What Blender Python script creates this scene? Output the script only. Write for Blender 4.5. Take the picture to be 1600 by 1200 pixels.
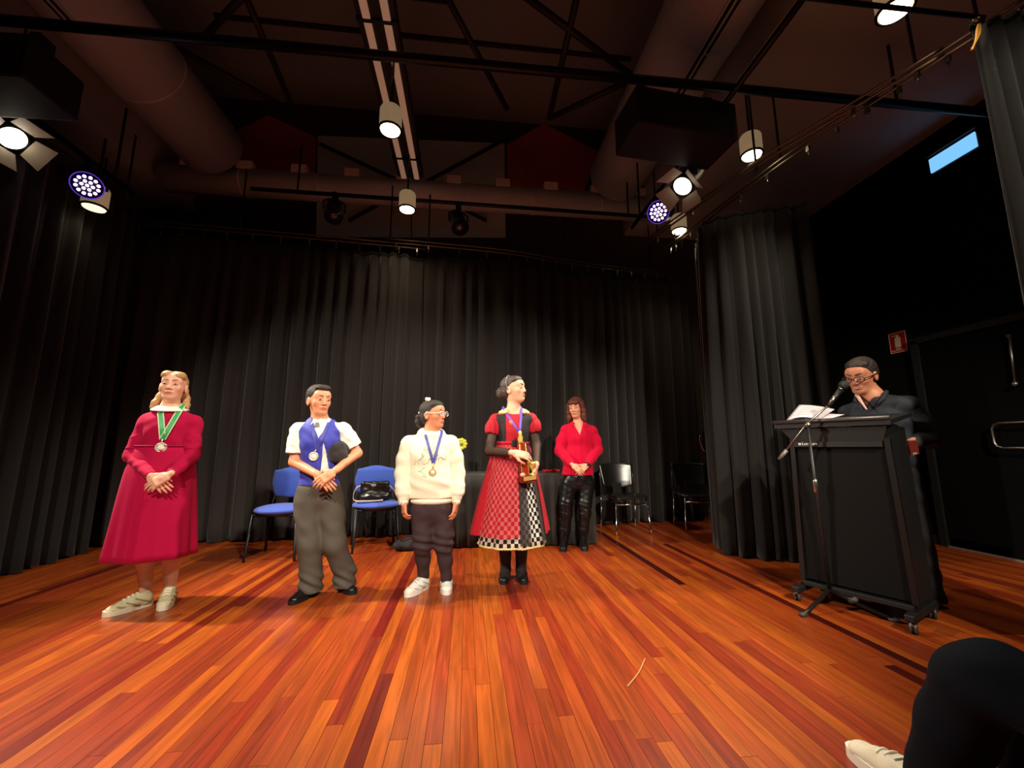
import bpy, bmesh, math, random
import numpy as np
from mathutils import Vector, Matrix
from mathutils.bvhtree import BVHTree

for o in list(bpy.data.objects):
    bpy.data.objects.remove(o, do_unlink=True)
SC = bpy.context.scene
COL = SC.collection
random.seed(7)

# ------------------------------------------------------------------ camera
FPX, CAM_H = 640.0, 1.06
PITCH = math.atan(100 / 640.0)
YAW = math.atan(70 / math.hypot(640, 100))
FW = np.array([math.sin(YAW) * math.cos(PITCH), math.cos(YAW) * math.cos(PITCH), math.sin(PITCH)])
RT = np.array([math.cos(YAW), -math.sin(YAW), 0.0])
UP = np.cross(RT, FW)
CAM = np.array([0.0, 0.0, CAM_H])
cam_data = bpy.data.cameras.new('camera')
cam = bpy.data.objects.new('camera', cam_data)
COL.objects.link(cam)
cam.matrix_world = Matrix(((RT[0], UP[0], -FW[0], 0), (RT[1], UP[1], -FW[1], 0), (RT[2], UP[2], -FW[2], CAM_H), (0, 0, 0, 1)))
cam_data.sensor_width = 36.0
cam_data.sensor_fit = 'HORIZONTAL'
cam_data.lens = 36.0 * FPX / 1600.0
cam_data.clip_start = 0.05
SC.camera = cam

# ------------------------------------------------------------------ world, exposure
w = bpy.data.worlds.new('world'); SC.world = w; w.use_nodes = True
w.node_tree.nodes['Background'].inputs[0].default_value = (0.0, 0.0, 0.0, 1)
w.node_tree.nodes['Background'].inputs[1].default_value = 0.0
SC.view_settings.view_transform = 'Standard'
SC.view_settings.look = 'None'
SC.view_settings.exposure = 0.0
SC.view_settings.gamma = 1.0
SC.view_settings.use_curve_mapping = False

# light strengths (the lamps themselves are built with their fixtures below)
WARM = (1.0, 0.90, 0.74)
E_DOWN = 60.0        # ceiling downlights
E_KEY = 950.0        # side fresnels in view
E_FRONT = 960.0      # front-of-house fresnels above the audience, plus the added lectern one
E_LED = 14.0

def spot(name, loc, target, energy, color, size_deg, blend, radius, parent=None):
    ld = bpy.data.lights.new(name, 'SPOT')
    ld.energy = energy; ld.color = color
    ld.spot_size = math.radians(size_deg); ld.spot_blend = blend; ld.shadow_soft_size = radius
    o = bpy.data.objects.new(name, ld); COL.objects.link(o)
    d = Vector(target) - Vector(loc)
    o.rotation_euler = d.to_track_quat('-Z', 'Y').to_euler()
    o.location = loc
    if parent:
        o.parent = parent
        o.matrix_parent_inverse = parent.matrix_basis.inverted()
    return o

# ------------------------------------------------------------------ pixel helpers (1600x1200 frame)
def ray(x, y):
    return FW * FPX + RT * (x - 800) + UP * (600 - y)
def fl(x, y, z=0.0):
    r = ray(x, y); return CAM + r * ((z - CAM_H) / r[2])
def atY(x, y, Y):
    r = ray(x, y); return CAM + r * (Y / r[1])
def atX(x, y, X):
    r = ray(x, y); return CAM + r * (X / r[0])
def on_plane(x, y, p0, n):
    r = ray(x, y); return CAM + r * (((np.array(p0) - CAM) @ n) / (r @ n))
def V3(*a): return np.array(a, float)
def unit(v):
    v = np.array(v, float); return v / (np.linalg.norm(v) + 1e-12)

# ------------------------------------------------------------------ materials
def srgb(r, g, b):
    f = lambda c: (c / 255 / 12.92) if c / 255 <= 0.04045 else ((c / 255 + 0.055) / 1.055) ** 2.4
    return (f(r), f(g), f(b), 1.0)
MATS = {}
def mat(name, col, rough=0.6, metal=0.0, var=0.0, scale=30.0, bump=0.0, bscale=200.0, emit=None, estr=0.0,
        sheen=0.0, coat=0.0, alpha=1.0, spec=0.5, trans=0.0, sss=0.0, stretch=None):
    if name in MATS: return MATS[name]
    m = bpy.data.materials.new(name); m.use_nodes = True
    nt = m.node_tree; b = nt.nodes['Principled BSDF']
    b.inputs['Base Color'].default_value = col
    b.inputs['Roughness'].default_value = rough
    b.inputs['Metallic'].default_value = metal
    b.inputs['Specular IOR Level'].default_value = spec
    b.inputs['Sheen Weight'].default_value = sheen
    b.inputs['Coat Weight'].default_value = coat
    b.inputs['Transmission Weight'].default_value = trans
    if sss:
        b.inputs['Subsurface Weight'].default_value = sss
        b.inputs['Subsurface Radius'].default_value = (0.012, 0.005, 0.003)
    if alpha < 1: b.inputs['Alpha'].default_value = alpha
    if emit is not None:
        b.inputs['Emission Color'].default_value = emit
        b.inputs['Emission Strength'].default_value = estr
    tc = nt.nodes.new('ShaderNodeTexCoord')
    src = tc.outputs['Object']
    if stretch:
        mp = nt.nodes.new('ShaderNodeMapping'); mp.inputs['Scale'].default_value = stretch
        nt.links.new(src, mp.inputs['Vector']); src = mp.outputs['Vector']
    if var > 0:
        n = nt.nodes.new('ShaderNodeTexNoise'); n.inputs['Scale'].default_value = scale; n.inputs['Detail'].default_value = 3
        nt.links.new(src, n.inputs['Vector'])
        mx = nt.nodes.new('ShaderNodeMix'); mx.data_type = 'RGBA'
        mx.inputs['A'].default_value = tuple(c * (1 - var) for c in col[:3]) + (1,)
        mx.inputs['B'].default_value = tuple(min(1, c * (1 + var)) for c in col[:3]) + (1,)
        nt.links.new(n.outputs['Fac'], mx.inputs['Factor'])
        nt.links.new(mx.outputs['Result'], b.inputs['Base Color'])
    if bump > 0:
        n2 = nt.nodes.new('ShaderNodeTexNoise'); n2.inputs['Scale'].default_value = bscale; n2.inputs['Detail'].default_value = 2
        nt.links.new(src, n2.inputs['Vector'])
        bp = nt.nodes.new('ShaderNodeBump'); bp.inputs['Strength'].default_value = bump; bp.inputs['Distance'].default_value = 0.004
        nt.links.new(n2.outputs['Fac'], bp.inputs['Height']); nt.links.new(bp.outputs['Normal'], b.inputs['Normal'])
    MATS[name] = m
    return m

# ------------------------------------------------------------------ object helpers
def tag(o, label=None, cat=None, group=None, kind=None):
    if label: o['label'] = label
    if cat: o['category'] = cat
    if group: o['group'] = group
    if kind: o['kind'] = kind
    return o
def empty(name, loc=(0, 0, 0), rz=0.0):
    o = bpy.data.objects.new(name, None); COL.objects.link(o)
    o.location = tuple(loc); o.rotation_euler = (0, 0, rz); o.empty_display_size = 0.1
    return o
def link_mesh(name, verts, faces, m, parent=None, smooth=True, uv=None):
    me = bpy.data.meshes.new(name)
    verts = np.asarray(verts, np.float32); 
    if isinstance(faces, np.ndarray) and faces.ndim == 2:
        k = faces.shape[1]; nf = len(faces)
        me.vertices.add(len(verts)); me.vertices.foreach_set('co', verts.ravel())
        me.loops.add(nf * k); me.loops.foreach_set('vertex_index', faces.astype(np.int32).ravel())
        me.polygons.add(nf); me.polygons.foreach_set('loop_start', np.arange(0, nf * k, k, dtype=np.int32))
        me.update(calc_edges=True)
    else:
        me.from_pydata([tuple(v) for v in verts.tolist()], [], [tuple(f) for f in faces])
    if smooth: me.polygons.foreach_set('use_smooth', np.ones(len(me.polygons), bool))
    if uv is not None:
        l = me.uv_layers.new(name='UVMap')
        idx = np.empty(len(me.loops), np.int32); me.loops.foreach_get('vertex_index', idx)
        l.data.foreach_set('uv', np.asarray(uv, np.float32)[idx].ravel())
    if m is not None: me.materials.append(m)
    me.validate()
    o = bpy.data.objects.new(name, me); COL.objects.link(o)
    if parent is not None:
        o.parent = parent
    return o
class MB:
    """collects shapes into one mesh"""
    def __init__(s): s.v = []; s.f = []; s.sm = []
    def add(s, v, f, smooth=False):
        n = len(s.v); s.v += [tuple(map(float, p)) for p in v]; s.f += [tuple(i + n for i in q) for q in f]; s.sm += [smooth] * len(f)
    def box(s, c, size, R=None, bev=0.0):
        hx, hy, hz = [d / 2 for d in size]; c = np.array(c, float)
        if bev <= 0:
            pts = [V3(x, y, z) for x in (-hx, hx) for y in (-hy, hy) for z in (-hz, hz)]
            fs = [(0, 1, 3, 2), (4, 6, 7, 5), (0, 4, 5, 1), (2, 3, 7, 6), (0, 2, 6, 4), (1, 5, 7, 3)]
        else:
            b = min(bev, hx * .9, hy * .9, hz * .9)
            bm = bmesh.new(); bmesh.ops.create_cube(bm, size=1)
            for v in bm.verts: v.co = Vector((v.co.x * size[0], v.co.y * size[1], v.co.z * size[2]))
            bmesh.ops.bevel(bm, geom=bm.edges[:], offset=b, segments=2, affect='EDGES', profile=0.5)
            bm.verts.index_update()
            pts = [np.array(v.co) for v in bm.verts]; fs = [tuple(v.index for v in f.verts) for f in bm.faces]; bm.free()
        if R is not None: pts = [R @ p for p in pts]
        s.add([c + p for p in pts], fs)
        return s
    def tube(s, path, r, n=10, caps=True, flat=None):
        P = [np.array(p, float) for p in path]; N = len(P)
        rs = r if isinstance(r, (list, tuple, np.ndarray)) else [r] * N
        prev = None; vs = []; fs = []
        for i in range(N):
            t = unit(P[min(i + 1, N - 1)] - P[max(i - 1, 0)])
            if prev is None:
                a = V3(0, 0, 1) if abs(t[2]) < .9 else V3(1, 0, 0)
                u = unit(np.cross(t, a))
            else:
                u = unit(prev - t * (prev @ t))
            prev = u; w_ = np.cross(t, u)
            for k in range(n):
                an = 2 * math.pi * k / n
                vs.append(P[i] + (u * math.cos(an) + w_ * math.sin(an)) * rs[i])
        for i in range(N - 1):
            for k in range(n):
                fs.append((i * n + k, i * n + (k + 1) % n, (i + 1) * n + (k + 1) % n, (i + 1) * n + k))
        if caps:
            fs.append(tuple(range(n - 1, -1, -1))); fs.append(tuple((N - 1) * n + k for k in range(n)))
        s.add(vs, fs, True); return s
    def lathe(s, prof, c=(0, 0, 0), axis=(0, 0, 1), n=24, caps=True):
        ax = unit(axis); a = V3(1, 0, 0) if abs(ax[0]) < .9 else V3(0, 1, 0)
        u = unit(np.cross(ax, a)); w_ = np.cross(ax, u); c = np.array(c, float); vs = []; fs = []
        for (r, h) in prof:
            for k in range(n):
                an = 2 * math.pi * k / n
                vs.append(c + ax * h + (u * math.cos(an) + w_ * math.sin(an)) * max(r, 1e-4))
        for i in range(len(prof) - 1):
            for k in range(n):
                fs.append((i * n + k, i * n + (k + 1) % n, (i + 1) * n + (k + 1) % n, (i + 1) * n + k))
        if caps:
            fs.append(tuple(range(n - 1, -1, -1))); fs.append(tuple((len(prof) - 1) * n + k for k in range(n)))
        s.add(vs, fs, True); return s
    def ell(s, c, r, R=None, nu=16, nv=10):
        vs = []; fs = []; c = np.array(c, float)
        for i in range(nv + 1):
            ph = math.pi * i / nv
            for k in range(nu):
                th = 2 * math.pi * k / nu
                p = V3(r[0] * math.sin(ph) * math.cos(th), r[1] * math.sin(ph) * math.sin(th), r[2] * math.cos(ph))
                vs.append(c + (R @ p if R is not None else p))
        for i in range(nv):
            for k in range(nu):
                fs.append((i * nu + k, (i + 1) * nu + k, (i + 1) * nu + (k + 1) % nu, i * nu + (k + 1) % nu))
        s.add(vs, fs, True); return s
    def prism(s, outline, off):
        """outline: list of 3-D points (planar), extruded by vector off"""
        A = [np.array(p, float) for p in outline]; off = np.array(off, float); n = len(A)
        fs = [tuple(range(n)), tuple(range(2 * n - 1, n - 1, -1))] + [(i, i + n, (i + 1) % n + n, (i + 1) % n) for i in range(n)]
        s.add(A + [p + off for p in A], fs); return s
    def build(s, name, m, parent=None, world=False):
        if world:
            b = base_of(parent); s.v = [tuple(np.array(p) - b) for p in s.v]
        o = link_mesh(name, s.v, s.f, m, parent, smooth=False)
        o.data.polygons.foreach_set('use_smooth', np.array(s.sm, bool) if len(s.sm) == len(o.data.polygons) else np.zeros(len(o.data.polygons), bool))
        bm = bmesh.new(); bm.from_mesh(o.data); bmesh.ops.recalc_face_normals(bm, faces=bm.faces[:]); bm.to_mesh(o.data); bm.free()
        return o
def rotz(a):
    c, s_ = math.cos(a), math.sin(a); return np.array([[c, -s_, 0], [s_, c, 0], [0, 0, 1.0]])
def rotx(a):
    c, s_ = math.cos(a), math.sin(a); return np.array([[1.0, 0, 0], [0, c, -s_], [0, s_, c]])
def roty(a):
    c, s_ = math.cos(a), math.sin(a); return np.array([[c, 0, s_], [0, 1.0, 0], [-s_, 0, c]])
def copy_tree(o, parent=None):
    c = o.copy(); COL.objects.link(c)
    if parent is not None: c.parent = parent
    for ch in list(o.children): copy_tree(ch, c)
    return c
def spline(pts, n=12):
    """Catmull-Rom through points"""
    P = [np.array(p, float) for p in pts]; P = [2 * P[0] - P[1]] + P + [2 * P[-1] - P[-2]]; out = []
    for i in range(1, len(P) - 2):
        for k in range(n):
            t = k / n
            out.append(0.5 * (2 * P[i] + (P[i + 1] - P[i - 1]) * t + (2 * P[i - 1] - 5 * P[i] + 4 * P[i + 1] - P[i + 2]) * t * t + (3 * P[i] - P[i - 1] - 3 * P[i + 1] + P[i + 2]) * t ** 3))
    out.append(P[-2]); return out

# ------------------------------------------------------------------ smooth implicit surfaces (bodies, clothes)
class SDF:
    def __init__(s, vox=0.006, k=0.02):
        s.h = vox; s.k = k; s.ops = []; s.lo = np.full(3, 1e9); s.hi = np.full(3, -1e9)
    def _bb(s, lo, hi, grow=True):
        if grow: s.lo = np.minimum(s.lo, lo); s.hi = np.maximum(s.hi, hi)
        return lo, hi
    def cap(s, a, b, ra, rb=None, k=None, flat=None, sub=False):
        a = np.array(a, float); b = np.array(b, float); rb = ra if rb is None else rb; r = max(ra, rb) * (max(1, flat[1]) if flat else 1)
        bb = s._bb(np.minimum(a, b) - r, np.maximum(a, b) + r, not sub)
        def f(X, Y, Z):
            ba = b - a; L = ba @ ba + 1e-12
            px, py, pz = X - a[0], Y - a[1], Z - a[2]
            t = np.clip((px * ba[0] + py * ba[1] + pz * ba[2]) / L, 0, 1)
            qx, qy, qz = px - t * ba[0], py - t * ba[1], pz - t * ba[2]
            rr = ra + (rb - ra) * t
            if flat:
                u = unit(flat[0]); g = 1.0 / flat[1] - 1.0
                c = (qx * u[0] + qy * u[1] + qz * u[2]) * g
                qx, qy, qz = qx + c * u[0], qy + c * u[1], qz + c * u[2]
                return (np.sqrt(qx * qx + qy * qy + qz * qz) - rr) * min(1.0, flat[1])
            return np.sqrt(qx * qx + qy * qy + qz * qz) - rr
        s.ops.append((f, bb, s.k if k is None else k, sub)); return s
    def chain(s, pts, rs, **kw):
        for i in range(len(pts) - 1): s.cap(pts[i], pts[i + 1], rs[i], rs[i + 1], **kw)
        return s
    def ell(s, c, r, R=None, k=None, sub=False):
        c = np.array(c, float); r = np.array(r, float); m = r.max()
        bb = s._bb(c - m, c + m, not sub); Ri = (np.eye(3) if R is None else np.asarray(R)).T
        def f(X, Y, Z):
            px, py, pz = X - c[0], Y - c[1], Z - c[2]
            q = [Ri[i, 0] * px + Ri[i, 1] * py + Ri[i, 2] * pz for i in range(3)]
            k0 = np.sqrt(sum((q[i] / r[i]) ** 2 for i in range(3))); k1 = np.sqrt(sum((q[i] / r[i] ** 2) ** 2 for i in range(3))) + 1e-9
            return k0 * (k0 - 1) / k1
        s.ops.append((f, bb, s.k if k is None else k, sub)); return s
    def box(s, c, half, R=None, rnd=0.005, k=None, sub=False):
        c = np.array(c, float); half = np.array(half, float); m = np.linalg.norm(half)
        bb = s._bb(c - m, c + m, not sub); Ri = (np.eye(3) if R is None else np.asarray(R)).T
        def f(X, Y, Z):
            px, py, pz = X - c[0], Y - c[1], Z - c[2]
            q = [np.abs(Ri[i, 0] * px + Ri[i, 1] * py + Ri[i, 2] * pz) - (half[i] - rnd) for i in range(3)]
            o = np.sqrt(sum(np.maximum(v, 0) ** 2 for v in q)); ins = np.minimum(np.maximum(np.maximum(q[0], q[1]), q[2]), 0)
            return o + ins - rnd
        s.ops.append((f, bb, s.k if k is None else k, sub)); return s
    def tri(s, pts, R, p0, y0, y1):
        """carve a triangular notch: pts are (lateral, z) in the frame R at p0, between local depths y0..y1"""
        s.ops.append(('tri', [np.array(q, float) for q in pts], np.asarray(R), np.array(p0, float), y0, y1)); return s
    def cut(s, p, n):
        """remove everything on the side n points to"""
        s.ops.append((np.array(p, float), unit(n))); return s
    def mesh(s):
        h = s.h; pad = 3 * h + s.k * 0.6
        lo = s.lo - pad; n = np.ceil((s.hi + pad - lo) / h).astype(int) + 1
        G = np.full(n, 1.0, np.float32)
        ax = [(lo[i] + h * np.arange(n[i])).astype(np.float32) for i in range(3)]
        for op in s.ops:
            if isinstance(op[0], str):
                _, q, R, p0, y0, y1 = op; X, Y, Zz = ax[0][:, None, None] - p0[0], ax[1][None, :, None] - p0[1], ax[2][None, None, :] - p0[2]
                u = X * R[0, 0] + Y * R[1, 0] + Zz * R[2, 0]; v = X * R[0, 1] + Y * R[1, 1] + Zz * R[2, 1]; d = np.maximum(v - y1, y0 - v)
                c = sum(q) / len(q)
                for i in range(len(q)):
                    a, b = q[i], q[(i + 1) % len(q)]; n_ = unit(V3(b[1] - a[1], a[0] - b[0], 0))[:2]
                    if (c - a) @ n_ > 0: n_ = -n_
                    d = np.maximum(d, (u - a[0]) * n_[0] + (Zz - a[1]) * n_[1])
                np.maximum(G, -d.astype(np.float32), out=G); continue
            if len(op) == 2:
                p, nn = op
                d = (ax[0][:, None, None] - p[0]) * nn[0] + (ax[1][None, :, None] - p[1]) * nn[1] + (ax[2][None, None, :] - p[2]) * nn[2]
                np.maximum(G, d.astype(np.float32), out=G); continue
            f, (blo, bhi), k, sub = op
            m = k * 1.3 + 3 * h
            i0 = np.clip(np.floor((blo - m - lo) / h).astype(int), 0, n); i1 = np.clip(np.ceil((bhi + m - lo) / h).astype(int) + 1, 0, n)
            if (i1 <= i0).any(): continue
            sl = tuple(slice(i0[j], i1[j]) for j in range(3))
            d = f(ax[0][sl[0]][:, None, None], ax[1][sl[1]][None, :, None], ax[2][sl[2]][None, None, :]).astype(np.float32)
            g = G[sl]
            if sub:
                e = np.maximum(k - np.abs(g + d), 0) / max(k, 1e-6); G[sl] = np.maximum(g, -d) + e * e * k * .25
            else:
                e = np.maximum(k - np.abs(g - d), 0) / max(k, 1e-6); G[sl] = np.minimum(g, d) - e * e * k * .25
        return surface_nets(G, lo, h)
def surface_nets(G, lo, h):
    S = G < 0
    C8 = [S[i:S.shape[0] - 1 + i, j:S.shape[1] - 1 + j, k:S.shape[2] - 1 + k] for i in (0, 1) for j in (0, 1) for k in (0, 1)]
    cnt = np.zeros(C8[0].shape, np.int8)
    for c in C8: cnt += c
    act = (cnt > 0) & (cnt < 8)
    idx = np.argwhere(act); num = np.full(act.shape, -1, np.int32); num[act] = np.arange(len(idx))
    corners = np.array([(i, j, k) for i in (0, 1) for j in (0, 1) for k in (0, 1)])
    val = np.stack([G[idx[:, 0] + c[0], idx[:, 1] + c[1], idx[:, 2] + c[2]] for c in corners], 1)
    acc = np.zeros((len(idx), 3), np.float32); w_ = np.zeros(len(idx), np.float32)
    for a in range(8):
        for b in range(a + 1, 8):
            if np.abs(corners[a] - corners[b]).sum() != 1: continue
            m = (val[:, a] < 0) != (val[:, b] < 0)
            t = np.where(m, val[:, a] / (val[:, a] - val[:, b] + 1e-12), 0)[:, None]
            acc += np.where(m[:, None], corners[a] + t * (corners[b] - corners[a]), 0); w_ += m
    verts = lo + h * (idx + acc / w_[:, None])
    faces = []
    for d in range(3):
        e1, e2 = (d + 1) % 3, (d + 2) % 3
        sl0 = [slice(None)] * 3; sl1 = [slice(None)] * 3
        sl0[d] = slice(0, -1); sl1[d] = slice(1, None)
        a, b = S[tuple(sl0)], S[tuple(sl1)]
        E = np.argwhere(a != b)
        E = E[(E[:, e1] > 0) & (E[:, e2] > 0) & (E[:, e1] < num.shape[e1]) & (E[:, e2] < num.shape[e2])]
        inside = a[tuple(E.T)]
        q = []
        for (o1, o2) in ((0, 0), (-1, 0), (-1, -1), (0, -1)):
            c = E.copy(); c[:, e1] += o1; c[:, e2] += o2; q.append(num[tuple(c.T)])
        q = np.stack(q, 1); q[~inside] = q[~inside][:, ::-1]
        faces.append(q)
    faces = np.concatenate(faces); faces = faces[(faces >= 0).all(1)]
    return verts, faces
def vnormals(v, f):
    n = np.zeros_like(v); fn = np.cross(v[f[:, 2]] - v[f[:, 0]], v[f[:, 3]] - v[f[:, 1]])
    for k in range(4): np.add.at(n, f[:, k], fn)
    return n / (np.linalg.norm(n, axis=1, keepdims=True) + 1e-12)
def sdf_obj(S, name, m, parent, post=None):
    v, f = S.mesh()
    if post is not None: v = v + vnormals(v, f) * np.asarray(post(v))[:, None]
    return link_mesh(name, v - base_of(parent), f, m, parent)
def base_of(o):
    if o is None: return np.zeros(3)
    while o.parent is not None: o = o.parent
    return np.array(o.location)
def wob(v, amp, fr, seed=0.0):
    """soft cloth waviness"""
    x, y, z = v[:, 0] * fr, v[:, 1] * fr, v[:, 2] * fr
    return amp * (np.sin(x * 1.3 + 2.1 * np.sin(z * .7 + seed) + seed) * np.sin(z * 1.7 + 1.3 * np.sin(y + seed)) + .5 * np.sin(2.3 * z + 1.9 * x + y + seed * 2))
def loft(name, rings, m, parent, th0=0.0, th1=2 * math.pi, n=120, fold=None, thick=0.004, lat=(1, 0, 0), fwd=(0, -1, 0), uvs=(1, 1)):
    """rings: (center, r_lateral, r_depth) top to bottom; fold(theta, t) -> relative radius"""
    closed = abs(th1 - th0 - 2 * math.pi) < 1e-6
    lat = unit(lat); back = -unit(fwd); base = base_of(parent)
    cols = n if closed else n + 1; vs = []; uv = []; length = 0.0
    for i, (c, rl, rd) in enumerate(rings):
        t = i / (len(rings) - 1)
        if i: length += np.linalg.norm(np.array(c) - np.array(rings[i - 1][0]))
        for k in range(cols):
            th = th0 + (th1 - th0) * k / n; g = 1.0 if fold is None else fold(th, t)
            vs.append(np.array(c) + (lat * math.cos(th) * rl + back * math.sin(th) * rd) * g - base)
            uv.append((th * .3 * uvs[0], length * uvs[1]))
    fs = []
    for i in range(len(rings) - 1):
        for k in range(n):
            k2 = (k + 1) % cols
            fs.append((i * cols + k, (i + 1) * cols + k, (i + 1) * cols + k2, i * cols + k2))
    o = link_mesh(name, np.array(vs), np.array(fs, np.int32), m, parent, True, uv)
    if thick:
        md = o.modifiers.new('thickness', 'SOLIDIFY'); md.thickness = thick; md.offset = -1
    return o
def ring_lerp(a, b, n, ease=None):
    out = []
    for i in range(n):
        t = i / (n - 1); e = t if ease is None else ease(t)
        out.append((np.array(a[0]) * (1 - t) + np.array(b[0]) * t, a[1] * (1 - e) + b[1] * e, a[2] * (1 - e) + b[2] * e))
    return out
# ------------------------------------------------------------------ shared materials
M_black = mat('black_paint', srgb(14, 13, 13), 0.75, var=.25, scale=6)
M_blackmetal = mat('black_powdercoat', srgb(22, 21, 21), 0.42, bump=.15, bscale=400)
M_chrome = mat('chrome', srgb(225, 225, 222), 0.12, 1.0, var=.04)
M_steel = mat('dull_steel', srgb(150, 148, 142), 0.35, 1.0, var=.08)
M_white = mat('white_plastic', srgb(235, 233, 226), 0.5, var=.03)
M_rubber = mat('black_rubber', srgb(20, 20, 20), 0.7, var=.1)
M_gold = mat('gold', srgb(236, 200, 110), 0.35, 0.55, var=.08)
M_silver = mat('silver', srgb(228, 226, 210), 0.35, 0.45, var=.05)

# ------------------------------------------------------------------ floor of polished boards
def wood_mat(name, use_obj_color):
    m = bpy.data.materials.new(name); m.use_nodes = True
    nt = m.node_tree; N = nt.nodes; L = nt.links; b = N['Principled BSDF']
    if use_obj_color:
        oi = N.new('ShaderNodeObjectInfo'); colr = oi.outputs['Color']; rnd = oi.outputs['Random']
    else:
        at = N.new('ShaderNodeAttribute'); at.attribute_name = 'board_color'; colr = at.outputs['Color']
        ge = N.new('ShaderNodeNewGeometry'); rnd = ge.outputs['Random Per Island']
    tc = N.new('ShaderNodeNewGeometry')
    off = N.new('ShaderNodeVectorMath'); off.operation = 'SCALE'
    cmb = N.new('ShaderNodeCombineXYZ'); L.new(rnd, cmb.inputs[0]); L.new(rnd, cmb.inputs[1]); L.new(rnd, cmb.inputs[2])
    L.new(cmb.outputs[0], off.inputs[0]); off.inputs['Scale'].default_value = 37.0
    add = N.new('ShaderNodeVectorMath'); L.new(tc.outputs['Position'], add.inputs[0]); L.new(off.outputs[0], add.inputs[1])
    mp = N.new('ShaderNodeMapping'); mp.inputs['Scale'].default_value = (26, 1.6, 1); L.new(add.outputs[0], mp.inputs['Vector'])
    n1 = N.new('ShaderNodeTexNoise'); n1.inputs['Scale'].default_value = 1.6; n1.inputs['Detail'].default_value = 6; n1.inputs['Distortion'].default_value = 0.7
    L.new(mp.outputs[0], n1.inputs['Vector'])
    mp2 = N.new('ShaderNodeMapping'); mp2.inputs['Scale'].default_value = (150, 4, 1); L.new(add.outputs[0], mp2.inputs['Vector'])
    n2 = N.new('ShaderNodeTexNoise'); n2.inputs['Scale'].default_value = 1.0; n2.inputs['Detail'].default_value = 3; L.new(mp2.outputs[0], n2.inputs['Vector'])
    r1 = N.new('ShaderNodeMapRange'); r1.inputs['From Min'].default_value = .32; r1.inputs['From Max'].default_value = .68
    r1.inputs['To Min'].default_value = .70; r1.inputs['To Max'].default_value = 1.25; L.new(n1.outputs['Fac'], r1.inputs['Value'])
    r2 = N.new('ShaderNodeMapRange'); r2.inputs['From Min'].default_value = .3; r2.inputs['From Max'].default_value = .7
    r2.inputs['To Min'].default_value = .88; r2.inputs['To Max'].default_value = 1.1; L.new(n2.outputs['Fac'], r2.inputs['Value'])
    mu = N.new('ShaderNodeMath'); mu.operation = 'MULTIPLY'; L.new(r1.outputs[0], mu.inputs[0]); L.new(r2.outputs[0], mu.inputs[1])
    sc = N.new('ShaderNodeVectorMath'); sc.operation = 'SCALE'; L.new(colr, sc.inputs[0]); L.new(mu.outputs[0], sc.inputs['Scale'])
    L.new(sc.outputs[0], b.inputs['Base Color'])
    b.inputs['Roughness'].default_value = 0.34; b.inputs['Coat Weight'].default_value = 0.25; b.inputs['Coat Roughness'].default_value = 0.16
    b.inputs['Specular IOR Level'].default_value = 0.35
    bp = N.new('ShaderNodeBump'); bp.inputs['Strength'].default_value = .06; bp.inputs['Distance'].default_value = .002
    L.new(n2.outputs['Fac'], bp.inputs['Height']); L.new(bp.outputs['Normal'], b.inputs['Normal'])
    return m
M_board = wood_mat('jarrah_board', True)
M_board_rest = wood_mat('jarrah_board_rest', False)
X0, X1, Y0F, Y1F = -6.2, 5.26, -2.6, 6.4
floor = MB().box(((X0 + X1) / 2, (Y0F + Y1F) / 2, -0.05), (X1 - X0, Y1F - Y0F, 0.06)).build('floor', mat('joint_dark', srgb(30, 9, 4), .8, var=.1))
tag(floor, 'polished red-brown timber board stage floor', None, None, 'structure')
BW = 0.0645
shades = [(162, 73, 24), (156, 67, 22), (170, 81, 24), (150, 61, 22), (146, 56, 22), (160, 71, 26), (154, 65, 20), (138, 50, 22), (168, 79, 22), (144, 55, 24)]
dark = (98, 30, 20)
rows = int((X1 - X0) / BW) + 1
# boards seen plainly dark in the photograph: (pixel on the board's centre line, y-range in metres)
dk = {}
def mark(px, py, y0, y1, c=dark):
    p = fl(px, py); dk.setdefault(int((p[0] - X0) / BW), []).append((y0, y1, c))
mark(600, 1056, 0.6, fl(600, 1053)[1]); mark(618, 940, fl(590, 995)[1], 4.9, (110, 24, 10)); mark(300, 980, 1.0, 4.3, (120, 34, 14))
mark(1150, 901, 1.2, 4.6, (70, 14, 8)); mark(1010, 876, fl(1080, 913)[1], 5.4, (60, 12, 8)); mark(470, 1020, 1.4, 2.9, (138, 46, 20))
mark(1000, 1000, 2.2, 4.0, (138, 46, 20)); mark(900, 1050, 0.8, 3.3, (140, 48, 20)); mark(1410, 1045, 0.4, 2.0, (80, 16, 8)); mark(808, 940, 2.9, 3.6, (120, 30, 14))
mark(120, 905, 1.0, 5.4, (95, 26, 12)); mark(1100, 1010, 1.4, 3.2, (136, 46, 20)); mark(410, 910, 3.3, 5.2, (110, 30, 12))
boards = []
for r in range(rows):
    x = X0 + (r + .5) * BW
    y = Y0F - random.uniform(0, 1.2)
    segs = []
    while y < Y1F:
        y2 = y + random.uniform(0.9, 3.0); segs.append((y, y2, random.choice(shades) if random.random() > .04 else (124, 42, 22))); y = y2
    for (a, b_, c) in dk.get(r, []):
        out = []
        for (p, q, cc) in segs:
            if q <= a or p >= b_: out.append((p, q, cc)); continue
            if p < a - .004: out.append((p, a, cc))
            if q > b_ + .004: out.append((b_, q, cc))
        segs = out + [(a, b_, c)]
    for (p, q, c) in segs:
        p, q = max(p, Y0F), min(q, Y1F)
        if q - p > .05: boards.append((x, p, q, c))
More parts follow.
